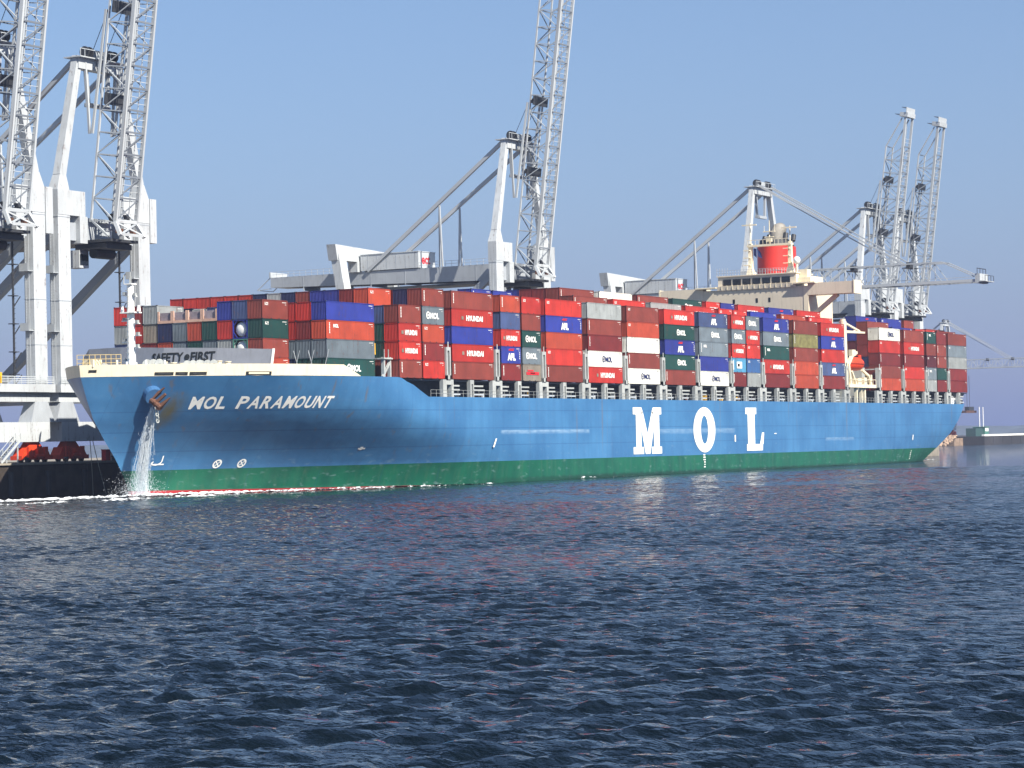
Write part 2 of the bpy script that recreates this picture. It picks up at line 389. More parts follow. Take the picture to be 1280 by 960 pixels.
    lp.hexa([(-10.9,35.6,42.6),(10.9,35.6,42.6),(10.9,37.7,42.6),(-10.9,37.7,42.6)], [(-11.6,35.6,45.7),(11.0,35.6,44.9),(11.0,37.7,44.9),(-11.6,37.7,45.7)])
    lp.build('portal_beam', wht, root)
    # apex with sheaves
    ap = MB(); ap.box(-5.2, 5.2, .1, 1.6, 62.4, 64.0); ap.box(-5.6, 5.6, -.6, 2.6, 64.0, 64.15)
    apex = ap.build('apex_beam', wht, root)
    for i, u in enumerate((-3.4, -2.4, 2.4, 3.4)):
        MB().cyl((u-.14, .4, 65.0), (u+.14, .4, 65.0), .85, n=18).build('sheave', DARKST, apex)
    ar = MB()
    for u in (-5.5, -4.5, -1.5, 0, 1.5, 4.5, 5.5): ar.box(u-.04, u+.04, -.55, -.48, 64.1, 65.3)
    ar.box(-5.5, 5.5, -.55, -.5, 65.2, 65.3); ar.box(-1.2, 1.2, .2, 1.6, 64.15, 65.4)
    ar.build('apex_railing', GALV, apex)
    hg = MB(); hg.beam((-2.6,.9,62.4),(-2.2,.9,57.5),.5); hg.beam((2.6,.9,62.4),(2.2,.9,57.5),.5); hg.box(-2.6, 2.6, .5, 1.3, 57.0, 57.6)
    hg.build('sheave_frame', wht_sh, root)
    # boom
    boom = empty('boom'); boom.parent = root; boom.location = (0, -3.9, 39.7)
    # local frame: x along crane width, y towards the quay, z up; boom runs along -y when lowered
    D, wd = 4.5, 2.45; Lt = Lb-8.0
    P = lambda u, a, b: (u, -a, b)
    for s in (-1, 1):
        bar('chord', P(wd*s,0,0), P(wd*s,Lb,0), .36, .6, wht, boom)
        bar('chord', P(wd*s,0,D), P(wd*s,Lt,D), .28, .28, wht, boom)
        bar('chord', P(wd*s,Lt,D), P(wd*s,Lb-.5,.9), .26, .26, wht, boom)
        n = round(Lt/3.27); da = Lt/n
        for i in range(n):
            a0 = i*da
            bar('post', P(wd*s,a0,0), P(wd*s,a0,D), .15, .15, GALV, boom)
            if i % 2 == 0: bar('brace', P(wd*s,a0,0), P(wd*s,a0+da,D), .16, .16, GALV, boom)
            else: bar('brace', P(wd*s,a0,D), P(wd*s,a0+da,0), .15, .15, GALV, boom)
        # catenary / cable tray along the left rail
    bar('cable_tray', P(-wd+.75,0,.1), P(-wd+.75,Lb-2,.1), .35, .3, GALV, boom)
    bar('cable_tray', P(-wd+1.35,0,.15), P(-wd+1.35,Lb-2,.15), .14, .14, wht, boom)
    bar('handrail', P(wd-.5,0,1.1), P(wd-.5,Lb-2,1.1), .1, .1, wht, boom)
    n = round(Lt/3.27); da = Lt/n
    for i in range(n+1):
        a0 = i*da
        bar('cross_beam', P(-wd,a0,D), P(wd,a0,D), .2, .2, LAT, boom)
        bar('cross_beam', P(-wd,a0+.3,-.05), P(wd,a0+.3,-.05), .26, .3, LAT, boom)
        bar('rung', P(-wd,a0+1.35,.05), P(wd,a0+1.35,.05), .08, .08, wht, boom)
        bar('rung', P(-wd,a0+2.3,.05), P(wd,a0+2.3,.05), .08, .08, wht, boom)
        if i < n: bar('top_brace', P(-wd if i % 2 else wd,a0,D), P(wd if i % 2 else -wd,a0+da,D), .14, .14, LAT, boom)
        if i < n: bar('bottom_brace', P(-wd,a0+.3,-.05), P(wd,a0+da+.3,-.05), .16, .16, LAT, boom)
    for a0 in (17.5, 31): # maintenance platforms
        pm = MB(); pm.box(-wd-.4, wd+.4, -a0-1.3, -a0+.4, D-.9, D-.75); pm.box(-1.2, 1.2, -a0-.9, -a0, D-.8, D+.5)
        pm.build('platform', DARKST, boom)
    tp = MB(); tp.box(-wd-.4, wd+.4, -Lb-.9, -Lb+.2, -.6, 1.5); tp.box(-wd-.6, wd+.6, -Lb-2.2, -Lb-.9, -.3, -.15)
    tip = tp.build('boom_tip', wht, boom)
    tr = MB()
    for u in (-wd-.5, -1, 1, wd+.5): tr.box(u-.05, u+.05, -Lb-2.2, -Lb-2.1, -.2, 1.1); tr.box(u-.05,u+.05,-Lb-.4,-Lb-.3,1.5,2.8)
    tr.box(-wd-.5, wd+.5, -Lb-2.18, -Lb-2.1, 1.0, 1.1); tr.box(-wd-.5, wd+.5, -Lb-.4, -Lb-.3, 2.6, 2.75)
    tr.build('tip_railing', DARKST, tip)
    for k, (u0, a0, b0, u1, a1, b1, w) in enumerate(((-wd,0,0,-wd-.4,-1.9,-1.5,.5),(wd,0,0,wd+.4,-1.9,-1.5,.5),(-wd,0,0,wd,-1.6,-1.4,.22),(wd,0,0,-wd,-1.6,-1.4,.22),(-wd,-1.7,-1.4,wd,-1.7,-1.4,.4),(-wd,.2,0,wd,.2,0,.5),(-wd,0,D,-wd,-2.2,1.0,.3),(wd,0,D,wd,-2.2,1.0,.3),(-wd,0,D,wd,0,D,.4),(-wd,-1.2,1.5,wd,-1.2,1.5,.3))):
        bar('hinge_member', P(u0,a0,b0), P(u1,a1,b1), w, w, wht if k % 3 else GALV, boom)
    for u in (-1.5, 0, 1.5):
        MB().cyl(P(u-.3,.6,1.3), P(u+.3,.6,1.3), .6, n=12).build('hinge_sheave', DARKST if u else GALV, boom)
        MB().box(u-.35, u+.35, .9, 1.6, -.6, .3).build('buffer', RUSTY if u else GALV, boom)
    if lowered:
        for s in (-1, 1):
            for e in (0, .75):
                bar('forestay', (4.0*s-e*.6*s, -.2, 64.6-e*.4), (2.45*s, -3.9-31+e*2.5, 44.3), .2, .28, wht, root)
    else:
        boom.rotation_euler = (-math.radians(82.3), 0, 0)
        Rm = Matrix.Rotation(-math.radians(82.3), 4, 'X'); org = Vector((0,-3.9,39.7))
        for s in (-1, 1):
            knee = Vector((2.6*s, .4, 53.0)); end = org + (Rm @ Vector(P(2.45*s, 31, 5.1)))
            bar('forestay', (3.6*s, .2, 63.9), knee, .3, .36, wht, root)
            bar('forestay', knee+Vector((0,-.5,0)), end, .3, .36, wht, root)
            bar('hoist_rope', (1.6*s, .3, 65.4), org+(Rm @ Vector(P(1.6*s, 31, 5.4))), .07, .07, DARKST, root)
            bar('hoist_rope', (1.2*s, .3, 65.4), org+(Rm @ Vector(P(1.2*s, 17.5, 5.4))), .07, .07, DARKST, root)
        # trolley parked under the girder with cab and head block
    tl = MB(); tl.box(-3.0, 3.0, -2.6, 3.2, 35.9, 36.7)
    for u in (-2.4, 2.4):
        for v in (-2.2, 2.8): tl.cyl((u-.2, v, 36.6), (u+.2, v, 36.6), .38, n=12)
    tl.cyl((-2.2,.5,35.4),(2.2,.5,35.4),.8,n=14)
    trol = tl.build('trolley', DARKST, root)
    cb = MB(); cb.box(-3.1, -.9, 2.4, 4.8, 33.3, 35.9); cab = cb.build('operator_cab', wht, trol)
    MB().box(-2.95, -1.05, 2.34, 2.4, 33.7, 35.3).build('window', GLASS, cab)
    return root
crane = build_crane('quay_crane', Lb=60.0); short = build_crane('quay_crane')
GRP = 'ship-to-shore gantry cranes on the quay'
crane.location = (18.0, RAIL_Y, 0)
tag(crane, 'white gantry crane cut off by the left edge of the picture, its boom raised', 'crane', GRP)
for x, lab in ((42.4, 'white gantry crane with raised lattice boom standing just behind the ship\'s bow'),
               (170.7, 'white gantry crane with raised boom and marked machinery house, behind the ship\'s mid-length'),
               (358, 'taller-looking of two distant raised crane booms, nearer the red funnel'),
               (382, 'distant gantry crane with raised boom, the one farther from the funnel')):
    c = copy_tree(crane) if x < 300 else short if x == 358 else copy_tree(short); c.location = (x, RAIL_Y, 0); tag(c, lab, 'crane', GRP)
low = build_crane('quay_crane', lowered=True); low.location = (287.4, RAIL_Y, 0)
tag(low, 'white gantry crane with boom lowered level over the ship beside the funnel', 'crane', GRP)
far = copy_tree(low); far.location = (1011.4, 258.3, 0); tag(far, 'small far-off crane beyond the stern with lowered boom and slanting stays', 'crane', GRP)

def build_clutter():
    for i, x in enumerate((14.5, 21.0, 29.7, 40.5)):
        b = MB().cyl((x,44.7,4.78),(x,44.7,5.3),.22,.26,n=12).cyl((x,44.7,5.3),(x,44.7,5.5),.4,.34,n=12).build('bollard', DARKST)
        tag(b, 'black mooring bollard on the quay edge, %s from the picture\'s left edge' % ('first','second','third','fourth')[i], 'bollard', 'bollards along the quay edge')
    g_ = empty('gangway_stair', (16.5, 45.4, 4.78))
    for e in (0, .9):
        bar('stringer', (0,e,0), (4.2,e,3.2), .12, .3, GALV, g_); bar('handrail', (0,e,1), (4.2,e,4.2), .07, .07, GALV, g_)
        for k in range(4): bar('baluster', (1.4*k,e,1.067*k), (1.4*k,e,1.067*k+1), .06, .06, GALV, g_)
    for k in range(11): bar('tread', (.2+k*.38,0,.15+k*.29), (.2+k*.38,.9,.15+k*.29), .3, .05, GALV, g_)
    for k in (1.2, 3.6): bar('support', (k+.4,.45,0), (k+.4,.45,.75*k), .16, .16, GALV, g_)
    tag(g_, 'small grey steel stair standing on the quay under the crane', 'stair')
    for i, (x, k, nm) in enumerate(((41.2,'white','white'),(39.3,'red','red'))):
        m = MB().box(x, x+1.1, 45.2, 46.0, 4.78, 6.3).box(x-.05, x+1.15, 45.15, 46.05, 6.3, 6.42).build('switch_cabinet', WHITE if k == 'white' else REDP)
        tag(m, nm+' switch cabinet on the quay edge near the ship\'s stem', 'cabinet')
build_clutter()
# cable reel on the nearest crane's portal
def build_reel():
    r = empty('cable_reel', (12.6, RAIL_Y-.2, 15.95))
    m = MB(); m.ring((0,0,3.3), (0,1,0), 2.5, 3.2, n=30, depth=.5); m.build('rim', DARKST, r)
    MB().cyl((0,-.05,3.3),(0,.05,3.3),2.5,n=30).build('disc', mat('reel_red', (92,36,34), .6, var=.2), r)
    for i in range(20):
        t = i*2*math.pi/20
        bar('spacer', (2.62*math.cos(t), -.3, 3.3+2.62*math.sin(t)), (3.12*math.cos(t), -.3, 3.3+2.62*math.sin(t)/2.62*3.12), .06, .26, WHITE, r)
    s = MB(); s.box(-1.6, 5.0, -.9, .9, 1.0, 1.5)
    for x in (-1.4, 1.6, 4.8):
        for y in (-.8, .8): s.box(x-.12, x+.12, y-.12, y+.12, 0, 1.0)
    s.box(2.8, 4.6, -.6, .6, 1.5, 2.0); s.build('stand', YELLOW, r)
    return tag(r, 'dark red cable drum on a yellow stand upon the crane portal', 'cable reel')
build_reel()

# ------------------------------------------------------------------ the ship
TRIM = .00231
TM = Matrix.Translation((150,0,0)) @ Matrix.Rotation(TRIM, 4, 'Y') @ Matrix.Translation((-150,0,0))
ZS = [-3,0,1.4,3,4.9,7.2,9.8,12.4,15.3,16.9]; XS = [12.2,12.0,11.7,10.7,9.3,7.2,5.1,3.8,2.6,1.9]
LZ = ([0,3,6,9,11,12.6,15.3,16.7], [82,78,68,57,51,48,43,42]); PZ = ([0,5,9,12.6,16.7], [1.8,1.9,2.1,2.3,2.4]); QZ = ([0,6,12.6,16.7], [1,.97,.9,.86])
def stem(z): return float(np.interp(z, ZS, XS))
def stern(z): return float(np.interp(z, [-3,0,1.5,3.1,6,9,12.65], [262,266,269,273,279.5,284,288]))
def half(X, z):
    t = min(max((X-stem(z))/np.interp(z, *LZ), 0), 1); b = 20*(1-(1-t)**np.interp(z, *PZ))**np.interp(z, *QZ)
    k = np.interp(z, [-3,0,3.1,7,10.5], [.16,.12,.07,.02,0])
    if X > 205: b *= 1-k*min((X-205)/(stern(z)-205), 1.1)**2.5
    return float(b)
def hy(X, z): return 20-half(X, z)
DECK = 12.65
def ztop(X): return float(np.interp(X, [49.6, 56.0], [15.35, DECK]))

def hull_material():
    m = bpy.data.materials.new('hull_paint'); m.use_nodes = True; nt = m.node_tree; N = nt.nodes; L = nt.links; b = N['Principled BSDF']
    b.inputs['Roughness'].default_value = .42; b.inputs['Specular IOR Level'].default_value = .4
    tc = N.new('ShaderNodeTexCoord'); sx = N.new('ShaderNodeSeparateXYZ'); L.new(tc.outputs['Object'], sx.inputs[0])
    def math_(op, a, c=None, clamp=False):
        n = N.new('ShaderNodeMath'); n.operation = op; n.use_clamp = clamp
        for i, v in enumerate((a, c)):
            if v is None: continue
            if isinstance(v, (int, float)): n.inputs[i].default_value = v
            else: L.new(v, n.inputs[i])
        return n.outputs[0]
    def rng(v, a, c, lo=0, hi=1):
        n = N.new('ShaderNodeMapRange'); n.inputs[1].default_value = a; n.inputs[2].default_value = c; n.inputs[3].default_value = lo; n.inputs[4].default_value = hi
        L.new(v, n.inputs[0]); return n.outputs[0]
    def mix(f, a, c):
        n = N.new('ShaderNodeMix'); n.data_type = 'RGBA'
        if isinstance(f, float): n.inputs[0].default_value = f
        else: L.new(f, n.inputs[0])
        for i, v in ((6, a), (7, c)):
            if isinstance(v, tuple): n.inputs[i].default_value = v
            else: L.new(v, n.inputs[i])
        return n.outputs[2]
    def noise(scale, vec=(1,1,1), det=4):
        mp = N.new('ShaderNodeMapping'); mp.inputs['Scale'].default_value = vec; L.new(tc.outputs['Object'], mp.inputs[0])
        n = N.new('ShaderNodeTexNoise'); n.inputs['Scale'].default_value = scale; n.inputs['Detail'].default_value = det; L.new(mp.outputs[0], n.inputs['Vector']); return n.outputs[0]
    X, Z = sx.outputs[0], sx.outputs[2]
    blue = mix(rng(noise(.12, (1,1,1), 5), .35, .65), lin((54,102,146)), lin((66,118,162)))
    blue = mix(rng(noise(.9, (.9,.9,.05), 5), .45, .8, 0, .35), blue, lin((44,82,122)))
    green = mix(rng(noise(.35, (1,1,.5), 6), .35, .7), lin((20,92,70)), lin((14,74,60)))
    green = mix(rng(noise(1.1, (1,1,.08), 5), .5, .8, 0, .5), green, lin((60,96,76)))
    c = mix(rng(math_('SUBTRACT', Z, rng(X, 12, 80, .42, -.35)), -.02, .03), lin((150,34,38)), green)
    c = mix(rng(Z, 3.09, 3.11), c, blue)
    # plate seams
    for z in (5.55, 8.1, 10.75):
        d = math_('ABSOLUTE', math_('SUBTRACT', Z, z)); c = mix(rng(d, .03, .10, .42, 0), c, lin((36,72,116)))
    fr = math_('ABSOLUTE', math_('SUBTRACT', math_('FRACT', math_('DIVIDE', X, 11.5)), .5)); c = mix(rng(fr, .002, .007, .22, 0), c, lin((36,72,116)))
    # scuffed fender bands
    for x0, x1, z0, z1, st in ((76.8,106.2,7.05,7.8,.5), (129,163,6.75,7.75,.32), (205.5,221,5.0,5.8,.32)):
        mx = math_('MULTIPLY', rng(X, x0, x0+.6), rng(X, x1-.6, x1, 1, 0))
        mz = math_('MULTIPLY', rng(Z, z0, z0+.45), rng(Z, z1-.08, z1, 1, 0))
        c = mix(math_('MULTIPLY', math_('MULTIPLY', mx, mz), rng(noise(1.2, (.5,.5,2), 6), .3, .65, .25*st, st)), c, lin((160,184,204)))
    # rust weeping beside the hawse pipe
    dx = math_('DIVIDE', math_('SUBTRACT', X, 12.4), 1.7); dz = math_('DIVIDE', math_('SUBTRACT', Z, 10.9), 2.6)
    d = math_('SQRT', math_('ADD', math_('MULTIPLY', dx, dx), math_('MULTIPLY', dz, dz)))
    c = mix(math_('MULTIPLY', rng(d, .25, 1.1, .85, 0), rng(noise(1.0, (1,1,.35), 5), .3, .6, .5, 1)), c, lin((92,84,44)))
    # scuffs low on the side
    c = mix(math_('MULTIPLY', rng(noise(1.6, (.35,.35,1), 8), .6, .75, 0, .35), rng(Z, 1, 6, 1, .2)), c, lin((150,170,176)))
    c = mix(math_('MULTIPLY', rng(math_('ADD', Z, math_('MULTIPLY', noise(.8, (1,1,.3), 6), .9)), .75, 1.15, .75, 0), rng(X, 50, 110)), c, lin((20,46,38)))
    c = mix(math_('MULTIPLY', rng(noise(.7, (1.3,1.3,.045), 6), .62, .72, 0, .5), rng(Z, 3.2, 9, .2, 1)), c, lin((104,92,76)))
    L.new(c, b.inputs['Base Color'])
    bp = N.new('ShaderNodeBump'); bp.inputs['Strength'].default_value = .4; bp.inputs['Distance'].default_value = .15
    L.new(noise(.35, (1,1,1), 2), bp.inputs['Height']); L.new(bp.outputs[0], b.inputs['Normal'])
    return m
HULLM = hull_material()

ship = empty('container_ship', (0,0,0))
tag(ship, 'long blue-hulled container ship with green boot stripe lying at the quay', 'container ship')
def build_hull():
    us = [0,.0015,.004,.008,.013,.02,.028,.037,.047,.058,.07,.083,.097,.112,.128,.145,.165,.19,.22,.26,.31,.37,.44,.52,.6,.66,.7,.74,.78,.82,.86,.89,.92,.945,.965,.98,.99,1]
    # extra stations for the step from forecastle to main deck
    zr = [-1.6,-.6,0,.6,1.4,2.2,3.1,3.8,4.6,5.5,6.4,7.2,8.1,9,9.8,10.4,11,11.5,12,12.4]
    def pos(u, z): s, e = stem(z), stern(min(z, 12.65)); return s+u*(e-s)
    us = sorted(set([u for u in us if u > .17 or u < .003] + [.003+.0038*i for i in range(45)] + [.176, .1845, .192, .1985, .205]))
    v = []; f = []; nz = len(zr)+3
    for u in us:
        for j in range(nz):
            if j < len(zr): z = zr[j]; X = pos(u, z)
            else:
                X = pos(u, 12.65); zt = ztop(X); z = 12.4+(zt-12.4)*(j-len(zr)+1)/3
                X = pos(u, z) if u < .17 else X
            v.append((X, hy(X, z) if u > 0 else 20.0, z))
    nv = len(v)
    v += [(x, 40-y, z) for x, y, z in v]
    for i in range(len(us)-1):
        for j in range(nz-1):
            a, b_, c, d = i*nz+j, (i+1)*nz+j, (i+1)*nz+j+1, i*nz+j+1
            f.append((a, b_, c, d)); f.append((nv+a, nv+d, nv+c, nv+b_))
        a, b_ = i*nz+nz-1, (i+1)*nz+nz-1
        f.append((a, b_, nv+b_, nv+a))
        a, b_ = i*nz, (i+1)*nz
        f.append((a, nv+a, nv+b_, b_))
    e = (len(us)-1)*nz
    for j in range(nz-1): f.append((e+j, nv+e+j, nv+e+j+1, e+j+1))
    m = MB(); m.add(v, f)
    me = m.mesh('hull')
    bm = bmesh.new(); bm.from_mesh(me); bmesh.ops.remove_doubles(bm, verts=bm.verts, dist=.001); bmesh.ops.recalc_face_normals(bm, faces=bm.faces)
    bm.to_mesh(me); bm.free(); me.materials.append(HULLM)
    me.polygons.foreach_set('use_smooth', [True]*len(me.polygons))
    me.set_sharp_from_angle(angle=math.radians(40))
    return link('hull', me, ship)
build_hull()
def build_bulwark():
    xs = [0,.02,.05,.1,.16,.23,.31,.4,.5,.6,.7,.8,.9,1.0]; v = []; f = []; n = 0
    for inner in (0, .18):
        for s in (0, 1):
            for t in xs:
                for z in (15.352, 16.0, 16.9):
                    zf = 15.352+.3*(z-15.352); X = stem(zf)+inner*1.5+t*(38.5-stem(zf)-inner*1.5)
                    zz = z if t < .93 else 15.352+(z-15.352)*(1-(t-.93)/.07*.97)
                    if t >= .93: X -= (z-15.352)*0
                    y = hy(X, zf)-(.04 if not inner else -.14) if t > 0 or inner else 20.0
                    v.append((X, y if s == 0 else 40-y, zz))
    k = len(xs)*3
    for blk in range(4):
        for i in range(len(xs)-1):
            for j in range(2):
                a = blk*k+i*3+j; f.append((a, a+3, a+4, a+1))
    for s in (0, 1):
        for i in range(len(xs)-1):
            a = s*k+i*3+2; b_ = (2+s)*k+i*3+2; f.append((a, a+3, b_+3, b_))
    m = MB(); m.add(v, f); o = m.build('bulwark', CREAM, ship, smooth=True); o.data.set_sharp_from_angle(angle=math.radians(40))
    # fairlead openings
    for x0, x1, z0, z1 in ((8.7,10.6,15.45,15.85), (10.8,12.1,15.45,15.85), (12.3,14.2,15.45,15.85), (19.0,22.5,15.42,15.88), (3.0,3.6,15.9,16.25)):
        for (xa, xb, za, zb, mt, off, nm) in ((x0, x1, z0, z1, BLACKP, .06, 'fairlead'), (x0+.35, x1-.35, z0+.12, z1-.1, CREAM if x1-x0 > 3 else DARKST, .075, 'roller')):
            q = MB(); nn = 8
            top = [(xa+(xb-xa)*i/nn, z) for i in range(nn+1) for z in (za, zb)]
            vs = [(x, hy(x, 15.352+.3*(z-15.352))-off-.02, z) for x, z in top]
            q.add(vs, [(2*i, 2*i+2, 2*i+3, 2*i+1) for i in range(nn)])
            q.build(nm, mt, ship)
build_bulwark()
# text and marks wrapped on the shell plating
def wrap(name, vs, fs, m, x, z, off=.03, parent=None, shearx=0):
    me = bpy.data.meshes.new(name); me.from_pydata([(a+x, 0, c+z) for a, b_, c in vs], [], fs)
    bm = bmesh.new(); bm.from_mesh(me)
    xs = [v.co.x for v in bm.verts]; zs = [v.co.z for v in bm.verts]
    for i in range(int((max(xs)-min(xs))/.5)):
        bmesh.ops.bisect_plane(bm, geom=bm.verts[:]+bm.edges[:]+bm.faces[:], plane_co=(min(xs)+.5*(i+1),0,0), plane_no=(1,0,0))
    for i in range(int((max(zs)-min(zs))/.5)):
        bmesh.ops.bisect_plane(bm, geom=bm.verts[:]+bm.edges[:]+bm.faces[:], plane_co=(0,0,min(zs)+.5*(i+1)), plane_no=(0,0,1))
    for v in bm.verts: v.co.y = hy(v.co.x, v.co.z)-off
    bm.to_mesh(me); bm.free(); me.materials.append(m); return link(name, me, parent or ship)
# ship's name, letter by letter, in heavy oblique capitals
name = 'MOL PARAMOUNT'; x = 14.1
wid = {'M':1.62,'O':1.62,'L':1.3,'P':1.5,'A':1.72,'R':1.55,'U':1.55,'N':1.55,'T':1.45,' ':1.25}
tot = sum(wid[c] for c in name); sc_ = (34.3-14.1)/tot
for ch in name:
    w_ = wid[ch]*sc_
    if ch != ' ':
        tv, tf = text_mesh(ch, 2.35, bold=.028)
        xs = [v[0] for v in tv]; zz = [v[2] for v in tv]; kx = w_*.86/(max(xs)-min(xs)); kz = 1.62/(max(zz)-min(zz))
        sh_ = -.20+.39*(x-14.1)/20.2; tv = [(v[0]*kx+v[2]*kz*sh_, 0, v[2]*kz) for v in tv]
        wrap('name_letter', tv, tf, WHITE, x+w_/2, 11.83)
    x += w_
# big slab-serif letters amidships
def poly_letter(polys, x0, x1, z0, z1):
    vs = []; fs = []
    for p in polys:
        o = len(vs); vs += [(x0+u*(x1-x0), 0, z0+w*(z1-z0)) for u, w in p]; fs.append(tuple(range(o, o+len(p))))
    return vs, fs
def flat_letter(vs, fs):
    m = MB(); m.add([(x, hy(x, max(z, 3.2))-.05, z) for x, y, z in vs], fs); m.build('hull_letter', WHITE, ship, recalc=False)
S_ = .15
Mp = [[(0,0),(.36,0),(.36,S_),(.28,S_),(.28,.62),(.10,.62),(.10,S_),(0,S_)],
      [(.64,0),(1,0),(1,S_),(.93,S_),(.93,.62),(.72,.62),(.72,S_),(.64,S_)],
      [(.10,.62),(.28,.62),(.43,0),(.57,0),(.72,.62),(.93,.62),(.93,.85),(1,.85),(1,1),(.70,1),(.5,.42),(.30,1),(0,1),(0,.85),(.10,.85)]]
# split the wide M polygon into convex pieces so it fills cleanly
Mp = [Mp[0][:3]+[(.36,S_),(0,S_)], [(.10,S_),(.28,S_),(.28,.85),(.10,.85)], [(0,.85),(.10,.85),(.28,.85),(.34,.88),(.30,1),(0,1)],
      [(.64,0),(1,0),(1,S_),(.64,S_)], [(.72,S_),(.92,S_),(.92,.85),(.72,.85)], [(.66,.88),(.72,.85),(.92,.85),(1,.85),(1,1),(.70,1)],
      [(.28,.55),(.42,0),(.5,0),(.5,.44),(.33,.95),(.28,.85)], [(.5,0),(.58,0),(.72,.55),(.72,.85),(.67,.95),(.5,.44)]]
Mp[0] = [(0,0),(.36,0),(.36,S_),(0,S_)]
flat_letter(*poly_letter(Mp, 121.6, 132.4, 3.55, 11.35))
vs = []; fs = []; n_ = 40; cx, cz, rx, rz = 149.7, 7.5, 4.55, 3.98
for i in range(n_):
    t = 2*math.pi*i/n_; vs.append((cx+rx*math.sin(t), 0, cz+rz*math.cos(t))); vs.append((cx+rx*.33*math.sin(t), 0, cz+rz*.62*math.cos(t)))
for i in range(n_): j = (i+1) % n_; fs.append((2*i, 2*i+1, 2*j+1, 2*j))
flat_letter(vs, fs)
Lp = [[(0,0),(1,0),(1,S_),(0,S_)], [(.12,S_),(.52,S_),(.52,.85),(.12,.85)], [(0,.85),(.62,.85),(.62,1),(0,1)], [(.80,S_),(1,S_),(1.05,.42),(.93,.42)]]
Lp[0] = [(.05,0),(.95,0),(.97,S_),(.05,S_)]
flat_letter(*poly_letter(Lp, 167.5, 175.4, 3.6, 11.45))
# draught scales and hull symbols
def marks(rects, name='draught_mark'):
    m = MB()
    for x0, x1, z0, z1 in rects: m.add([(a, hy(a, c)-.06, c) for a, c in ((x0,z0),(x1,z0),(x1,z1),(x0,z1))], [(0,1,2,3)])
    m.build(name, WHITE, ship, recalc=False)
marks([(14.45-i*.08, 14.68-i*.08, .15+.28*i, .28+.28*i) for i in range(11)])
marks([(149.2+rnd.uniform(-.3,.3), 149.7+rnd.uniform(0,.3), .9+i*.42, 1.1+i*.42) for i in range(6)])
marks([(255.0,255.5,4.9,6.0)]); marks([(254.9+rnd.uniform(-.2,.2),255.4,.9+i*.4,1.08+i*.4) for i in range(5)])
m_ = MB(); m_.add([(a, hy(a, c)-.06, c) for a, c in ((74.6,5.2),(75.0,5.2),(75.7,6.5),(75.3,6.5))], [(0,1,2,3)]); m_.build('draught_mark', WHITE, ship, recalc=False)
marks([(44.7,46.0,5.3,5.5),(45.0,45.5,5.2,5.65)]); marks([(162.5,163.0,5.3,6.5)]); marks([(180.5,181.6,6.6,6.75)])
for xx in (23.4, 27.0):
    m_ = MB(); n_ = 20
    for i in range(n_):
        t0, t1 = 2*math.pi*i/n_, 2*math.pi*(i+1)/n_
        pt = [(xx+r*math.sin(t), 3.75+r*.95*math.cos(t)) for r, t in ((.42,t0),(.42,t1),(.62,t1),(.62,t0))]
        m_.add([(a, hy(a, c)-.06, c) for a, c in pt], [(0,1,2,3)])
    for a0 in (.785, 2.356):
        dx, dz = math.sin(a0)*.45, math.cos(a0)*.45; nx, nz_ = dz*.15, -dx*.15
        m_.add([(a, hy(a, c)-.06, c) for a, c in ((xx-dx-nx,3.75-dz-nz_),(xx-dx+nx,3.75-dz+nz_),(xx+dx+nx,3.75+dz+nz_),(xx+dx-nx,3.75+dz-nz_))], [(0,1,2,3)])
    m_.build('thruster_mark', WHITE, ship, recalc=False)
bp_ = [(15.4,5.0),(15.5,4.2),(15.3,3.95),(14.9,3.8),(14.4,3.85),(14.2,4.05),(14.4,4.25)]
m_ = MB()
for (a, c), (d, e) in zip(bp_[:-1], bp_[1:]):
    L_ = math.hypot(d-a, e-c); nx, nz_ = -(e-c)/L_*.08, (d-a)/L_*.08
    m_.add([(X, hy(X, Z)-.06, Z) for X, Z in ((a+nx,c+nz_),(a-nx,c-nz_),(d-nx,e-nz_),(d+nx,e+nz_))], [(0,1,2,3)])
marks([(14.5,15.9,3.78,3.95)]); m_.build('bulb_mark', WHITE, ship, recalc=False)

# anchor in its pocket
def build_anchor():
    X0, Z0 = 9.6, 12.8; y0 = hy(X0, Z0)
    n = Vector((-.52, -.72, -.45)).normalized()
    b_ = Vector((X0, y0, Z0+.3))
    m = MB(); m.cyl(b_-n*1.0, b_+n*1.1, 1.35, 1.15, n=20); m.build('anchor_pocket', BLUEHULL, ship)
    a = empty('anchor'); a.parent = ship
    c = b_+n*1.25+Rv*.1-Uv*.7
    df = (Rv*.74+Uv*.64-Fv*.25).normalized(); r = (Rv*.72-Uv*.55-Fv*.42).normalized()
    m = MB(); m.cyl(c-r*1.1, c+r*1.1, .40, n=10); m.beam(c-n*1.4, c+n*.35, .6, .6); m.build('crown', RUSTY, a)
    for s_, ln in ((-1, 2.5), (1, 1.9)):
        f = MB(); o = c+r*.85*s_; w2 = df.cross(r).normalized()
        f.hexa([o-r*.34-w2*.3-df*.4, o+r*.34-w2*.3-df*.4, o+r*.34+w2*.3-df*.4, o-r*.34+w2*.3-df*.4], [o+df*ln-r*.07-w2*.06, o+df*ln+r*.07-w2*.06, o+df*ln+r*.07+w2*.06, o+df*ln-r*.07+w2*.06])
        f.build('fluke', RUSTY, a)
    MB().beam(c+df*.2, c+df*1.9, .45, .4, w2=.3, h2=.3).build('shank', RUSTY, a)
    d = Vector((.06,-.05,-1)).normalized()
    for i in range(5): MB().ring(c+n*.3+d*(.5+.42*i), (1, 0, .2) if i % 2 else (.2, 1, 0), .14, .28, n=10, depth=.12).build('chain_link', SHIP_GREY, a)
build_anchor()

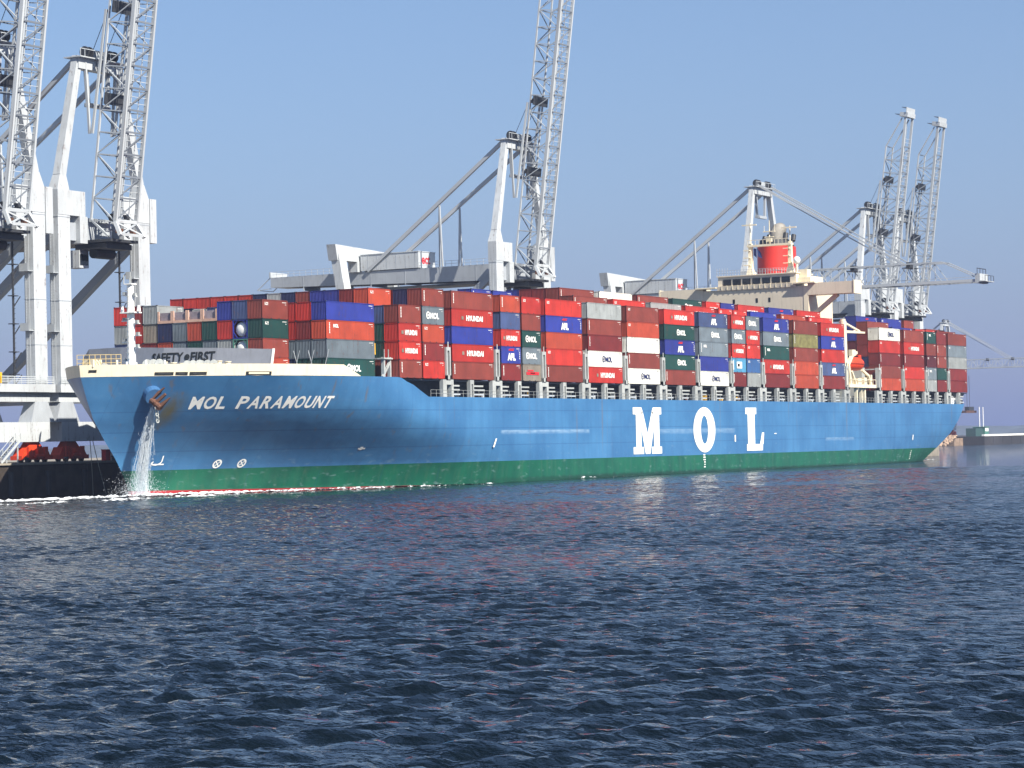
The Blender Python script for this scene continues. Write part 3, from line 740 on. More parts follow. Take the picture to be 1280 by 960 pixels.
# foredeck: breakwater, mast, winches, rail
def build_foredeck():
    b = MB()
    # breakwater in three facets
    pts = [(23.6, 4.4, 18.9), (21.6, 12, 19.3), (20.4, 20, 19.6), (21.2, 28, 20.0), (22.6, 34.6, 20.0), (23.6, 36.6, 18.6)]
    for (x0, y0, z0), (x1, y1, z1) in zip(pts[:-1], pts[1:]):
        b.hexa([(x0-.9,y0,15.3),(x0-.6,y0,15.3),(x1-.6,y1,15.3),(x1-.9,y1,15.3)], [(x0,y0,z0),(x0+.12,y0,z0),(x1+.12,y1,z1),(x1,y1,z1)])
    bw = b.build('breakwater', BREAK_G, ship)
    MB().beam((22.72, 4.3, 15.4), (23.62, 4.3, 18.95), .25).build('edge_stiffener', WHITE, bw)
    # words across the two middle facets, on the sloped face
    def on_face(y, h):
        for (x0, y0, z0), (x1, y1, z1) in zip(pts[:-1], pts[1:]):
            if y0 <= y <= y1: t = (y-y0)/(y1-y0); xt = x0+(x1-x0)*t; return (xt-.9+.9*h/(z0+(z1-z0)*t-15.3)-.07, y, 15.3+h)
    for word, yc, span in (('SAFETY', 19.4, 5.0), ('FIRST', 14.0, 3.6)):
        tv, tf = text_mesh(word, 1.6, bold=.03); xs = [v[0] for v in tv]; k = span/(max(xs)-min(xs))
        v3 = []
        for v in tv: v3.append(on_face(yc-v[0]*k, 2.95+v[2]*1.05))
        MB().add(v3, tf).build('lettering', BLACKP, bw, recalc=False)
    ds = [on_face(16.35+.40*math.sin(i*.5236), 2.9+.42*math.cos(i*.5236)) for i in range(12)]
    MB().add([Vector(p) for p in ds], [tuple(range(12))]).build('lettering', BLACKP, bw, recalc=False)
    # foremast
    fm = MB(); fm.cyl((13.3,20,15.3),(13.3,20,27.9),.6,.46,n=14)
    mast = fm.build('foremast', WHITE, ship)
    MB().box(12.5, 14.1, 18.8, 21.2, 24.0, 24.15).build('mast_platform', WHITE, mast); MB().box(12.7, 13.9, 19.4, 20.6, 27.8, 27.95).build('mast_platform', WHITE, mast)
    for i in range(15): bar('ladder_rung', (12.55, 19.8, 16.5+i*.75), (12.55, 20.2, 16.5+i*.75), .3, .08, SHIP_GREY, mast)
    for z, y, l in ((19.4,18.9,.8),(21.0,18.8,1.0),(22.6,18.9,.9),(26.2,19.2,.7),(17.6,20.9,.7),(20.2,21.0,.8),(23.0,21.0,.9),(26.4,20.9,.6)):
        bar('lamp_bracket', (13.2, y-l/2, z), (13.2, y+l/2, z), .16, .14, WHITE, mast); MB().box(13.0, 13.4, y-.2, y+.2, z+.05, z+.45).build('mast_lamp', SHIP_GREY, mast)
    for y in (18.6, 21.3): MB().cyl((13.2,y,24.2),(13.2,y,25.0),.28,.2,n=10).build('horn', WHITE, mast)
    for x, y, h in ((13.3,20,1.6),(12.8,19.5,1.0),(13.8,20.5,.8),(12.7,20.6,1.2)): MB().cyl((x,y,27.9),(x,y,27.9+h),.07,n=6).build('aerial', SHIP_GREY, mast)
    # winches and mooring gear, partly above the bulwark
    for x, y, r in ((12.5,15.8,1.25), (15.0,11.2,1.0), (16.0,9.6,1.0), (9.5,22.5,.9)):
        m = MB(); m.cyl((x,y-1.0,16.5),(x,y+1.0,16.5),r*.55,n=14)
        for s in (-1, 0, 1): m.ring((x,y+s*1.0,16.5),(0,1,0),r*.5,r,n=20,depth=.12)
        m.box(x-.9, x+.9, y-1.3, y+1.3, 15.3, 15.8); m.build('mooring_winch', SHIP_GREY, ship)
    for i in range(8):
        x, y = 14.6+i*.62, 15.6-i*1.02
        m = MB(); m.cyl((x,y,15.3),(x,y,17.35-.1*(i % 3)),.42,n=10); m.cyl((x,y,17.3-.1*(i%3)),(x,y,17.42-.1*(i%3)),.5,n=10); m.build('ventilator', CREAM, ship)
    for i in range(6):
        x, y = 7+i*1.05, 17.5-i*.75
        MB().cyl((x,y,15.3),(x,y,17.2+rnd.uniform(-.2,.4)),.14,n=8).build('bitt', WHITE, ship)
    r = MB(); prev = None
    for i in range(9):
        t = i/8; x = 2.3+t*3.4; y = hy(x, 15.9)+.3
        r.cyl((x,y,16.8),(x,y,18.2),.04,n=6)
        if prev:
            for z in (17.15,17.65,18.2): r.cyl(prev[:2]+(z,), (x,y,z), .04, n=6)
        prev = (x, y, 0)
    r.build('bow_railing', mat('faded_yellow', (214,190,130), .6, var=.2), ship)
    MB().box(3.2, 5.0, 18.4, 20.2, 16.6, 17.6).build('bow_lookout', CREAM, ship)
build_foredeck()

# ------------------------------------------------------------------ deck furniture along the side
BASE = 15.3; TH = 2.6; RP = 2.5
BX = dict(A=23.9,B=33.7,C=48.9,c=55.35,D=63.6,E=78.2,e=84.85,F=92.5,G=106.65,H=120.85,I=135.1,J=149.2,K=163.1,k=169.65,L=177.3,M=191.6,N=205.5,O=237.0,P=251.3,Q=265.2,q=271.7,R=279.1)
def build_deck_side():
    # hatch coaming and passage behind the pedestals
    MB().box(47, 216, 3.2, 36.8, DECK+.004, BASE-.35).build('hatch_coaming', mat('coaming_dark', (66,68,74), .7, var=.3, scale=1), ship)
    MB().box(236, 284, 3.2, 36.8, DECK+.004, BASE-.35).build('hatch_coaming', MATS['coaming_dark'], ship)
    MB().box(22, 47, 7.5, 32.5, 15.352, 15.36).build('hatch_cover', MATS['coaming_dark'], ship)
    MB().box(48.5, 216, .6, 39.4, BASE-.28, BASE-.12).build('hatch_cover', MATS['coaming_dark'], ship)
    MB().box(236.6, 291.4, .6, 39.4, BASE-.28, BASE-.12).build('hatch_cover', MATS['coaming_dark'], ship)
    gaps = [61.8, 76.3, 91.0, 105.3, 119.5, 133.7, 147.9, 162.0, 176.2, 190.3, 204.3, 217.9, 235.9, 249.8, 264.0, 278.2]
    lb = MB()   # lashing bridge end frame: slotted post
    lb.box(-.6,-.3,0,.8,BASE-.1,19.4); lb.box(.3,.6,0,.8,BASE-.1,19.4); lb.box(-.6,.6,0,.8,19.4,19.9); lb.box(-.6,.6,0,.8,BASE-.1,BASE+.5)
    lb.box(-.5,.5,.8,38,19.5,19.75); lb.box(-.1,.1,.05,.12,19.9,20.7)
    lme = lb.mesh('lashing_bridge'); lme.materials.append(SHIP_GREY)
    pd = MB(); pd.box(-1.5,-.9,.15,.75,DECK,BASE-.1); pd.box(.9,1.5,.15,.75,DECK,BASE-.1); pd.box(-.9,.9,.15,.75,14.45,BASE-.1); pd.box(-.9,-.45,.15,.75,DECK,14.45)
    pme = pd.mesh('pedestal'); pme.materials.append(SHIP_GREY)
    pm = MB(); pm.box(-.6,-.2,.15,.75,DECK,BASE-.1); pm.box(.25,.5,.15,.75,DECK,BASE-.1); pm.box(-.2,.25,.15,.75,14.6,BASE-.1)
    mme = pm.mesh('pedestal'); mme.materials.append(SHIP_GREY)
    for g in gaps:
        for me in (lme, pme): o = link(me.name, me, ship); o.location = (g+.25, 0, 0)
    for i, g in enumerate(gaps):
        if 215 < g < 235: continue
        o = link('pedestal', mme, ship); o.location = (g+7.2, 0, 0)
        for h in (0, 1):
            x0 = g+1.9+h*6.6
            for z in (13.1, 13.75, 14.35):
                ln = rnd.uniform(2.6, 3.8)
                bar('passage_pipe', (x0, 1.0, z), (x0+ln, 1.0, z), .3, .24, SHIP_GREY if z > 13.2 else GALV, ship)
            for k in range(3):
                xx = x0+rnd.uniform(.2, 4.2); hh = rnd.uniform(.4, 1.1)
                MB().box(xx, xx+rnd.uniform(.25,.7), 1.4, 2.0, DECK, DECK+hh).build('deck_box', rnd.choice([SHIP_GREY, SHIP_GREY, DARKST, YELLOW, RUSTY, SHIP_GREY]), ship)
    r = MB()
    for i in range(150): r.cyl((57+i*1.54,.12,DECK),(57+i*1.54,.12,DECK+1.0),.025,n=4)
    for z in (.5, 1.0): r.cyl((57,.12,DECK+z),(287.5,.12,DECK+z),.022,n=4)
    o = r.build('side_railing', SHIP_GREY, ship)
    # lashing frame and ladder between the second and third bays
    f = MB()
    for x in (46.7, 48.3): f.box(x-.15, x+.15, 1.4, 1.9, 15.3, 18.2)
    f.beam((46.4,1.6,15.4),(48.4,1.6,17.6),.3); f.box(46.3, 48.6, 1.2, 4.0, 17.9, 18.1); f.box(46.5,46.6,1.3,1.4,18.1,19.3); f.box(47.6,47.7,1.3,1.4,18.1,19.3)
    f.build('lashing_frame', SHIP_GREY, ship)
    MB().box(45.95, 46.9, 3.0, 4.2, 18.6, 20.2).build('reefer_box', YELLOW, ship)
    for i in range(6):
        y0 = 3.0+i*1.2
        bar('lashing_rod', (33.3, y0, 15.4), (33.3, y0+(1.1 if i % 2 else -1.1), 19.0), .07, .07, GALV, ship)
    # stern
    s = MB(); s.hexa([(284,2,DECK),(287.5,2,DECK),(287.5,38,DECK),(284,38,DECK)], [(284,1,BASE-.3),(291.2,1,BASE-.3),(291.2,39,BASE-.3),(284,39,BASE-.3)])
    s.build('stern_overhang', mat('stern_grey', (96,100,106), .6, var=.2), ship)
    for x, y in ((281.5,.9),(283.2,1.1),(285.3,1.2),(286.6,1.0)):
        m = MB(); m.cyl((x,y,DECK),(x,y,DECK+1.3),.3,n=8); m.box(x-.5,x+.5,y-.3,y+.3,DECK+.9,DECK+1.4); m.build('stern_fitting', WHITE, ship)
build_deck_side()

# ------------------------------------------------------------------ superstructure
def build_house():
    X0 = 219.0
    h = MB(); h.box(X0, X0+13, 8.4, 31.6, DECK+.005, 36.5); hs = h.build('deckhouse', TAN, ship)
    fl = MB(); fl.box(X0-.08, X0, 8.3, 9.3, DECK+.01, 36.4); fl.build('deckhouse_edge', CREAM, hs)
    # wings
    for s in (-1, 1):
        y0, y1 = (-1.4, 8.4) if s < 0 else (31.6, 41.4)
        w = MB(); w.box(X0-.1, X0+3.6, y0, y1, 34.6, 37.0); w.build('bridge_wing', TAN, ship)
        e = MB(); yy = y0-.02 if s < 0 else y1+.02
        e.box(X0-.2, X0+3.7, min(yy, yy+.25*s), max(yy, yy+.25*s), 34.5, 37.15); e.build('wing_end', CREAM, ship)
        st = MB(); ya, yb = (2.6, 8.2) if s < 0 else (37.4, 31.8)
        st.beam((X0+1.6, ya, 34.6), (X0+1.6, yb, 30.4), .9, .8); st.build('wing_strut', CREAM, ship)
    wh = MB(); wh.box(X0+.25, X0+8.5, 11.0, 28.3, 36.5, 39.2); wh.box(X0+.0, X0+8.8, 10.8, 28.5, 39.2, 39.4)
    wh.hexa([(X0-.25,11.0,36.4),(X0+.25,11.0,36.4),(X0+.25,28.3,36.4),(X0-.25,28.3,36.4)],[(X0-.35,11.0,37.25),(X0+.25,11.0,37.25),(X0+.25,28.3,37.25),(X0-.35,28.3,37.25)])
    wheel = wh.build('wheelhouse', TAN, ship)
    for i in range(7):
        y = 12.3+i*2.17
        MB().box(X0+.17, X0+.24, y, y+1.8, 37.4, 38.65).build('window', GLASS, wheel)
    for i in range(14): MB().box(X0-.38, X0-.3, 11.6+i*1.2, 11.75+i*1.2, 36.5, 37.4).build('window_bracket', CREAM, wheel)
    for y in (16.6, 19.4, 24.5): MB().box(X0-.04, X0+.01, y, y+.45, 33.6, 34.5).build('porthole', GLASS, hs)
    MB().box(X0-.9, X0+1, 6.6, 11.2, 37.0, 37.25).build('wing_platform', CREAM, ship)
    MB().box(X0-.9, X0+1.5, 28.4, 33.0, 36.9, 37.15).build('wing_platform', CREAM, ship)
    # railing on the monkey island
    r = MB()
    for i in range(30): r.box(X0+.02, X0+.1, 11+i*.6, 11.07+i*.6, 39.4, 40.5+(.5 if i > 24 else 0))
    for z in (39.9, 40.45): r.box(X0+.02, X0+.08, 10.9, 28.4, z, z+.06)
    r.build('bridge_railing', GALV, ship)
    # radar mast: two posts with a cross platform
    for y, zb, zt in ((22.4, 39.4, 48.0), (13.6, 39.4, 47.0)):
        m = MB()
        m.hexa([(X0+3,y-.9,zb),(X0+4.6,y-.9,zb),(X0+4.6,y+.9,zb),(X0+3,y+.9,zb)], [(X0+3.3,y-.4,zb+1.6),(X0+4.3,y-.4,zb+1.6),(X0+4.3,y+.4,zb+1.6),(X0+3.3,y+.4,zb+1.6)])
        m.hexa([(X0+3.3,y-.4,zb+1.6),(X0+4.3,y-.4,zb+1.6),(X0+4.3,y+.4,zb+1.6),(X0+3.3,y+.4,zb+1.6)], [(X0+3.5,y-.35,46),(X0+4.1,y-.35,46),(X0+4.1,y+.35,46),(X0+3.5,y+.35,46)])
        m.cyl((X0+3.8,y,46),(X0+3.8,y,zt+2.2),.12,n=8); m.box(X0+3.2, X0+3.5, y-1.6, y+1.6, zt+1.7, zt+1.95)
        for z in (41.5, 43, 44.5): m.box(X0+2.7, X0+3.4, y-.2, y+1.2, z, z+.15)
        m.build('radar_mast', CREAM, ship)
    m = MB(); m.box(X0+3.2, X0+4.6, 13.2, 23.0, 45.3, 45.7)
    for i in range(12): m.box(X0+3.2, X0+3.26, 13.4+i*.85, 13.46+i*.85, 45.7, 46.7)
    m.box(X0+3.2, X0+3.26, 13.2, 23, 46.6, 46.7); m.build('mast_platform', CREAM, ship)
    m = MB(); m.cyl((X0+4,18.2,45.7),(X0+4,18.2,50.6),.16,.08,n=8); m.box(X0+3.7,X0+4.0,16.9,19.5,48.2,48.4); m.box(X0+3.7,X0+4.0,17.2,19.2,47.1,47.25); m.box(X0+3.5,X0+4.3,17.6,18.8,46.2,46.9)
    for y in (17.0, 19.3): m.cyl((X0+3.9,y,48.3),(X0+3.9,y,49.5),.05,n=6)
    m.build('top_mast', CREAM, ship)
    fg = MB(); fg.add([(X0+3.4,20.8,45.0),(X0+3.4,19.9,44.0),(X0+3.5,19.7,42.8),(X0+3.3,20.6,43.3)], [(0,1,2,3)]); fg.add([(X0+3.42,21.6,45.0),(X0+3.42,20.9,44.9),(X0+3.4,20.9,43.0),(X0+3.45,21.6,43.6)], [(0,1,2,3)])
    fg.build('signal_flag', NAVYP, ship)
    # satellite dome and locker to port of the masts
    m = MB(); m.cyl((X0+3,11.9,37.2),(X0+3,11.9,41.4),.25,n=10); m.box(X0+2, X0+4, 9.3, 10.9, 37.2, 40.0); m.box(X0+1, X0+4, 8.2, 11.5, 37.25, 38.3)
    m.build('locker', CREAM, ship)
    d = MB(); n = 14
    for i in range(7):
        for j in range(n):
            p = math.pi*i/6-math.pi/2; t = 2*math.pi*j/n; d.v.append((X0+3+.75*math.cos(p)*math.cos(t), 11.9+.75*math.cos(p)*math.sin(t), 42.0+.8*math.sin(p)))
    for i in range(6):
        for j in range(n): d.f.append((i*n+j, i*n+(j+1)%n, (i+1)*n+(j+1)%n, (i+1)*n+j)); d.m.append(0)
    d.build('satellite_dome', WHITE, ship, smooth=True)
    # funnel: oval, red, black band, exhausts
    f = MB(); n = 32; cx, cy = 230.5, 19.9
    ring = lambda a, b_, z: [(cx+a*math.cos(2*math.pi*i/n), cy+b_*math.sin(2*math.pi*i/n), z) for i in range(n)]
    zz = [(36.0,5.0,3.95),(45.6,4.9,3.85)]
    v = []; [v.extend(ring(a, b_, z)) for z, a, b_ in zz]
    f.add(v, [(i, (i+1)%n, n+(i+1)%n, n+i) for i in range(n)]+[tuple(range(n, 2*n))])
    fun = f.build('funnel', FUNNEL_R, ship, smooth=True); fun.data.set_sharp_from_angle(angle=math.radians(50))
    f = MB(); v = ring(4.75,3.6,45.55)+ring(4.5,3.2,47.0); f.add(v, [(i, (i+1)%n, n+(i+1)%n, n+i) for i in range(n)]+[tuple(range(n, 2*n))])
    f.build('black_band', DARKST, fun)
    ex = MB(); pts = [(cx+.2,cy+.2,45.8),(cx+.2,cy+.2,47.6),(cx+.4,cy+.1,48.6),(cx+1.1,cy,49.3),(cx+2.0,cy-.1,49.5)]
    pr = None; nn = 16; vs = []; rr = 1.4
    for k, p in enumerate(pts):
        d_ = (Vector(pts[min(k+1, len(pts)-1)])-Vector(pts[max(k-1, 0)])).normalized(); a = Vector((0,1,0)); b2 = d_.cross(a).normalized()
        for i in range(nn): t = 2*math.pi*i/nn; vs.append(Vector(p)+a*math.cos(t)*rr+b2*math.sin(t)*rr)
    fs = [(k*nn+i, k*nn+(i+1)%nn, (k+1)*nn+(i+1)%nn, (k+1)*nn+i) for k in range(len(pts)-1) for i in range(nn)]+[tuple(range((len(pts)-1)*nn, len(pts)*nn))]
    ex.add(vs, fs); ex.build('exhaust_pipe', mat('sooty_grey', (132,128,120), .7, var=.25, scale=.8), fun, smooth=True)
    for dx, dy, r_, h_ in ((-1.5,-2.6,.55,1.3),(2.2,-2.8,.5,1.2),(-2.8,.6,.45,1.0),(-.5,2.6,.45,.9)):
        MB().cyl((cx+dx,cy+dy,46.9),(cx+dx+.5,cy+dy,47.0+h_),r_,n=12).build('exhaust_stub', DARKST, fun)
    rl = MB()
    for i in range(28):
        t = 2*math.pi*i/28; rl.cyl((cx+6*math.cos(t),cy+4.9*math.sin(t),39.3),(cx+6*math.cos(t),cy+4.9*math.sin(t),40.7),.05,n=4)
    rl.ring((cx,cy,40.7),(0,0,1),4.8,4.95,n=28,depth=.06); rl.build('funnel_railing', GALV, fun)
    MB().box(224, 236, 12, 27, 34, 39.2).build('funnel_casing', TAN, ship)
    # provision crane and davit by the lifeboat
    m = MB(); m.cyl((218.6,.9,16.2),(218.6,.9,29.0),.85,.7,n=14); m.cyl((218.6,.9,29.0),(218.6,.9,29.4),.55,n=14); m.build('crane_post', CREAM, ship)
    m = MB(); m.beam((218.8,.9,26.9),(230.2,.9,27.0),.55,.55,w2=.35,h2=.35); m.beam((218.8,.9,28.8),(227.6,.9,27.2),.35); m.beam((224,.9,27.0),(225.8,.9,27.6),.2); m.build('crane_jib', CREAM, ship)
    m = MB(); m.box(218.6, 233.4, -.2, 2.6, 15.7, 16.35)
    for x, w in ((219.6,.9),(224.0,.45),(226.6,.3),(228.4,.55)): m.box(x-w/2, x+w/2, .3, .9, DECK, 15.7)
    m.beam((217.9,.5,15.6),(220.2,.5,13.6),.4); m.build('boat_platform', CREAM, ship)
    m = MB()
    m.beam((220.3,.4,16.3),(219.4,.4,20.2),.75,.75); m.beam((219.4,.4,20.2),(221.4,.3,22.0),.6,.6); m.beam((221.4,.3,22.0),(223.8,.2,22.8),.5,.5)
    m.beam((221.6,.5,19.0),(223.6,.4,16.4),.4); m.beam((227.0,.4,19.3),(230.5,.4,18.2),.45); m.beam((230.5,.4,18.2),(231.8,.4,16.3),.45); m.box(221.0,222.9,.0,.8,22.1,23.3)
    m.box(224.5,226.5,.3,1.4,16.4,17.6); m.box(228,229.4,.3,1.4,16.4,17.8); m.box(231.6,232.2,.2,.6,16.3,18.4)
    m.build('davit', CREAM, ship)
    m = MB()
    for i in range(10): m.box(219+i*1.6, 219.06+i*1.6, -.15, -.09, 16.35, 17.4)
    m.box(218.7, 233.3, -.15, -.1, 17.3, 17.4); m.build('platform_railing', CREAM, ship)
    m = MB(); m.box(233.6, 235.4, 3, 37, DECK, 20); m.build('rear_lashing_bridge', SHIP_GREY, ship)
build_house()
def build_lifeboat():
    o = empty('lifeboat', (224.8, 1.2, 20.6)); n = 20; st = 13; v = []; f = []
    for i in range(st):
        t = -1+2*i/(st-1); k = max(1-abs(t)**2.6, .0)**.5
        for j in range(n):
            a = 2*math.pi*j/n; z = math.sin(a); y = math.cos(a)
            zz = z*(1.35 if z > 0 else 1.45)*(.35+.65*k if z < 0 else k); v.append((t*4.1, y*1.45*k, zz))
    for i in range(st-1):
        for j in range(n): f.append((i*n+j, i*n+(j+1)%n, (i+1)*n+(j+1)%n, (i+1)*n+j))
    f += [tuple(range(n)), tuple(range((st-1)*n, st*n))]
    m = MB(); m.add(v, f); m.build('boat_body', ORANGE, o, smooth=True)
    c = MB(); c.box(1.2, 2.6, -.6, .6, 1.0, 1.75); c.build('conning_hatch', ORANGE, o)
    MB().box(1.15, 1.19, -.45, .45, 1.3, 1.6).build('window', GLASS, o)
    g = MB(); 
    for i in range(st-1):
        for s in (-1, 1):
            a = v[i*n], v[(i+1)*n]
            g.beam((a[0][0], s*(a[0][1]+.04), -.05), (a[1][0], s*(a[1][1]+.04), -.05), .12, .14)
    g.build('fender_strake', mat('dark_orange', (150,44,24), .6), o)
    return tag(o, 'orange enclosed lifeboat hanging in cream davits on the ship\'s side', 'lifeboat')
lifeboat = build_lifeboat()
SHIPSIDE = [ship, lifeboat]

# ------------------------------------------------------------------ containers
PAL = {'r': ('bright red', (208,54,42)), 'o': ('rust orange', (194,76,50)), 'b': ('brown', (146,64,52)), 'd': ('dark red', (136,42,40)), 'm': ('maroon', (96,30,42)),
       'u': ('blue', (48,62,162)), 'n': ('navy blue', (26,38,86)), 's': ('slate blue', (76,94,142)), 'g': ('grey', (122,136,146)), 'l': ('pale grey', (170,176,176)),
       'w': ('white', (224,224,214)), 'e': ('dark green', (22,74,68)), 't': ('taupe', (156,146,132)), 'v': ('mossy olive', (138,134,84)), 'c': ('sky blue', (88,164,206)), 'k': ('mid blue', (62,108,168))}
CM = {k: mat('container_'+v[0].replace(' ', '_'), tuple(x*(.92 if k == 'w' else .80) for x in v[1]), .5, var=.2, scale=.45, streak=.45, rust=.45) for k, v in PAL.items()}
CM['v'] = mat('container_mossy', (112,108,66), .7, var=.35, scale=1.1, streak=.6, rust=.4)
def container_mesh(Lc, open_front=False):
    m = MB(); Wc, Hc, t = 2.438, 2.57, .10
    # frame: posts and rails
    for x0, x1 in ((0, t), (Lc-t, Lc)):
        for y0, y1 in ((0, t), (Wc-t, Wc)): m.box(x0, x1, y0, y1, 0, Hc)
    for y0, y1 in ((.004, t-.02), (Wc-t+.02, Wc-.004)): m.box(t, Lc-t, y0, y1, 0, .15); m.box(t, Lc-t, y0, y1, Hc-.1, Hc-.004)
    for x0, x1 in ((.004, t-.02), (Lc-t+.02, Lc-.004)): m.box(x0, x1, t, Wc-t, 0, .14); m.box(x0, x1, t, Wc-t, Hc-.11, Hc-.004)
    # corrugated side and end sheets
    def sheet(n, length, f):
        prof = []; p = length/n; q = .036
        for i in range(n): prof += [(i*p, 0), (i*p+p*.36, 0), (i*p+p*.5, q), (i*p+p*.86, q)]
        prof.append((length, 0)); vs = []; fs = []
        for a, d in prof: vs += [f(a, d, .14), f(a, d, Hc-.1)]
        for i in range(len(prof)-1): fs.append((2*i, 2*i+2, 2*i+3, 2*i+1))
        m.add(vs, fs)
    ns = 22 if Lc < 8 else 44
    sheet(ns, Lc-2*t, lambda a, d, z: (t+a, .025+d, z)); sheet(ns, Lc-2*t, lambda a, d, z: (t+a, Wc-.025-d, z))
    sheet(9, Wc-2*t, lambda a, d, z: (.03+d, t+a, z))
    m.add([(Lc-.03,t,.14),(Lc-.03,Wc-t,.14),(Lc-.03,Wc-t,Hc-.1),(Lc-.03,t,Hc-.1)], [(0,1,2,3)])
    for k in range(4): y = .35+k*.56; m.box(Lc-.03, Lc+.02, y, y+.05, .2, Hc-.15)
    m.add([(t,t,Hc-.03),(Lc-t,t,Hc-.03),(Lc-t,Wc-t,Hc-.03),(t,Wc-t,Hc-.03)], [(0,1,2,3)])
    m.add([(t,t,.05),(Lc-t,t,.05),(Lc-t,Wc-t,.05),(t,Wc-t,.05)], [(0,3,2,1)])
    for x in (-.006, Lc-.172):
        for y in (-.006, Wc-.172):
            for z in (-.03, Hc-.08): m.box(x, x+.178, y, y+.178, z, z+.118, 1)
    if Lc < 8:
        for x in (1.9, 3.7): m.box(x, x+.36, -.002, .2, .02, .125, 1)
    me = m.mesh('shipping_container')
    bm = bmesh.new(); bm.from_mesh(me); bmesh.ops.recalc_face_normals(bm, faces=bm.faces); bm.to_mesh(me); bm.free()
    me.materials.append(CM['r']); me.materials.append(DARKST); return me
CME = {20: container_mesh(6.06), 40: container_mesh(12.19)}
LEN = {20: 6.06, 40: 12.19}
# markings: flat print on the port side sheet
_mk = {}
def marking(kind, ft, dark=False):
    key = (kind, ft, dark)
    if key in _mk: return _mk[key]
    r = random.Random(str(key)); Lc = LEN[ft]; m = MB(); off = -.014
    def text(s, size, cx, cz, bold=.02, sx=1, mi=0):
        tv, tf = text_mesh(s, size, bold=bold, sx=sx); m.add([(x+cx, off, z+cz) for x, y, z in tv], tf, mi)
    def rect(x0, x1, z0, z1, mi=0): m.add([(x0,off,z0),(x1,off,z0),(x1,off,z1),(x0,off,z1)], [(0,1,2,3)], mi)
    def code(x, z):           # small serial print, illegible at this distance
        for k in range(5): rect(x-.2*k-.11, x-.2*k, z, z+.11)
        for k in range(2): rect(x-.18*k-.09, x-.18*k, z-.28, z-.2)
    def column(x):            # stacked vertical print
        for k in range(7): rect(x, x+.2, .75+k*.22, .75+k*.22+.15)
    if kind == 'H':
        big = 1.05 if ft == 40 else .95; cx = Lc*.55
        text('HYUNDAI', big, cx, 1.25, bold=.045, sx=1.05 if ft == 40 else .78)
        w_ = 2.75 if ft == 40 else 1.75
        x0 = cx-w_-(.6 if ft == 40 else .35); rect(x0-.5, x0+.1, 1.0, 1.5, 1); code(Lc-.45, 2.2)
    elif kind == 'M':
        cx = Lc*.58 if ft == 40 else Lc*.52
        text('MOL', 1.15, cx+.25, 1.25, bold=.04); ex = cx-1.55
        n = 14
        for r0, r1 in ((.34, .52), (0, .16)):
            for i in range(n):
                t0, t1 = 2*math.pi*i/n, 2*math.pi*(i+1)/n
                m.add([(ex+a*math.cos(t), off, 1.3+a*1.05*math.sin(t)) for a, t in ((r0+.001,t0),(r1,t0),(r1,t1),(r0+.001,t1))], [(0,1,2,3)])
        code(Lc-.45, 2.2)
    elif kind == 'A':
        cx = Lc*.52; text('APL', 1.35, cx, 1.0, bold=.07); rect(cx-.9, cx+.7, 1.95, 2.12, 1); rect(cx-.6, cx+.9, 2.18, 2.26, 1); code(Lc-.45, 2.2)
        for k in range(4): rect(Lc-.5, Lc-.3, .7+k*.3, .85+k*.3)
    elif kind == 'm':
        text('MOL', .62, 2.4, 1.8, bold=.05); column(.7); code(Lc-.45, 2.2)
    elif kind == 'x':
        rect(.6,.72,1.8,2.2); rect(.84,1.02,1.8,1.98); rect(.94,1.1,2.06,2.2); rect(1.16,1.34,1.8,1.9); rect(1.22,1.34,1.96,2.2); code(Lc-.45, 2.2)
    elif kind == 'v': column(.55); code(Lc-.45, 2.2)
    elif kind == 'L': rect(1.1, 5.1, .95, 1.4, 1); text('•••••', .9, 3.1, 1.2, bold=.03); rect(1.5, 3.4, 1.5, 1.72, 1)
    elif kind == 'B': rect(1.9, 4.2, .7, 1.9); rect(2.3, 3.2, 1.0, 1.55, 1); rect(.4,.6,.4,2.2)
    else: code(Lc-.45, 2.2)
    me = m.mesh('lettering'); me.materials.append(NAVYP if dark else WHITE); me.materials.append({'A': REDP, 'L': REDP, 'B': CM['k'], 'H': CM['t']}.get(kind, REDP)); _mk[key] = me; return me
ORD = ['zeroth','first','second','third','fourth','fifth','sixth','seventh','eighth','ninth','tenth','eleventh','twelfth','thirteenth','fourteenth','fifteenth','sixteenth','seventeenth','eighteenth','nineteenth','twentieth','twenty-first','twenty-second']
TIER = {1:'bottom tier', 2:'second tier', 3:'third tier', 4:'fourth tier', 5:'fifth tier', 6:'sixth tier'}
BAYN = {b: i+1 for i, b in enumerate('ABCcDEeFGHIJKkLMNOPQqR')}
FT = {b: 20 if b in 'ACcEeKkQq' else 40 for b in BAYN}
CGRP = 'containers stacked on the ship\'s deck'
def put(bay, y, z, spec, label, ft=None):
    """one container with its print; spec is colour letter + marking letter"""
    ft = ft or FT[bay]; colr = spec[0]; mk = spec[1] if len(spec) > 1 else ''
    o = link('shipping_container', CME[ft]); o.location = (BX[bay]+rnd.uniform(-.03,.03), y+rnd.uniform(-.02,.02), z)
    o.material_slots[0].link = 'OBJECT'; o.material_slots[0].material = CM[colr]
    tag(o, label, 'container', CGRP); SHIPSIDE.append(o)
    if mk != '-':
        l = link('lettering', marking(mk, ft, dark=(colr == 'w')), o)
    return o
MKN = {'H':'with bold white lettering', 'M':'with round emblem and three letters', 'A':'with short block letters under a red stripe', 'm':'with small upper lettering', 'x':'with corner logo', 'v':'with vertical white print', 'L':'with red-white banner', 'B':'with square logo'}
def lab(spec, bay, t, rowtxt='on the port side'):
    size = 'short' if FT[bay] == 20 else 'long'
    k = MKN.get(spec[1] if len(spec) > 1 else '', '')
    return ' '.join(f"{size} {PAL[spec[0]][0]} container {TIER[t]}, {ORD[BAYN[bay]]} stack from bow, {rowtxt}".split())
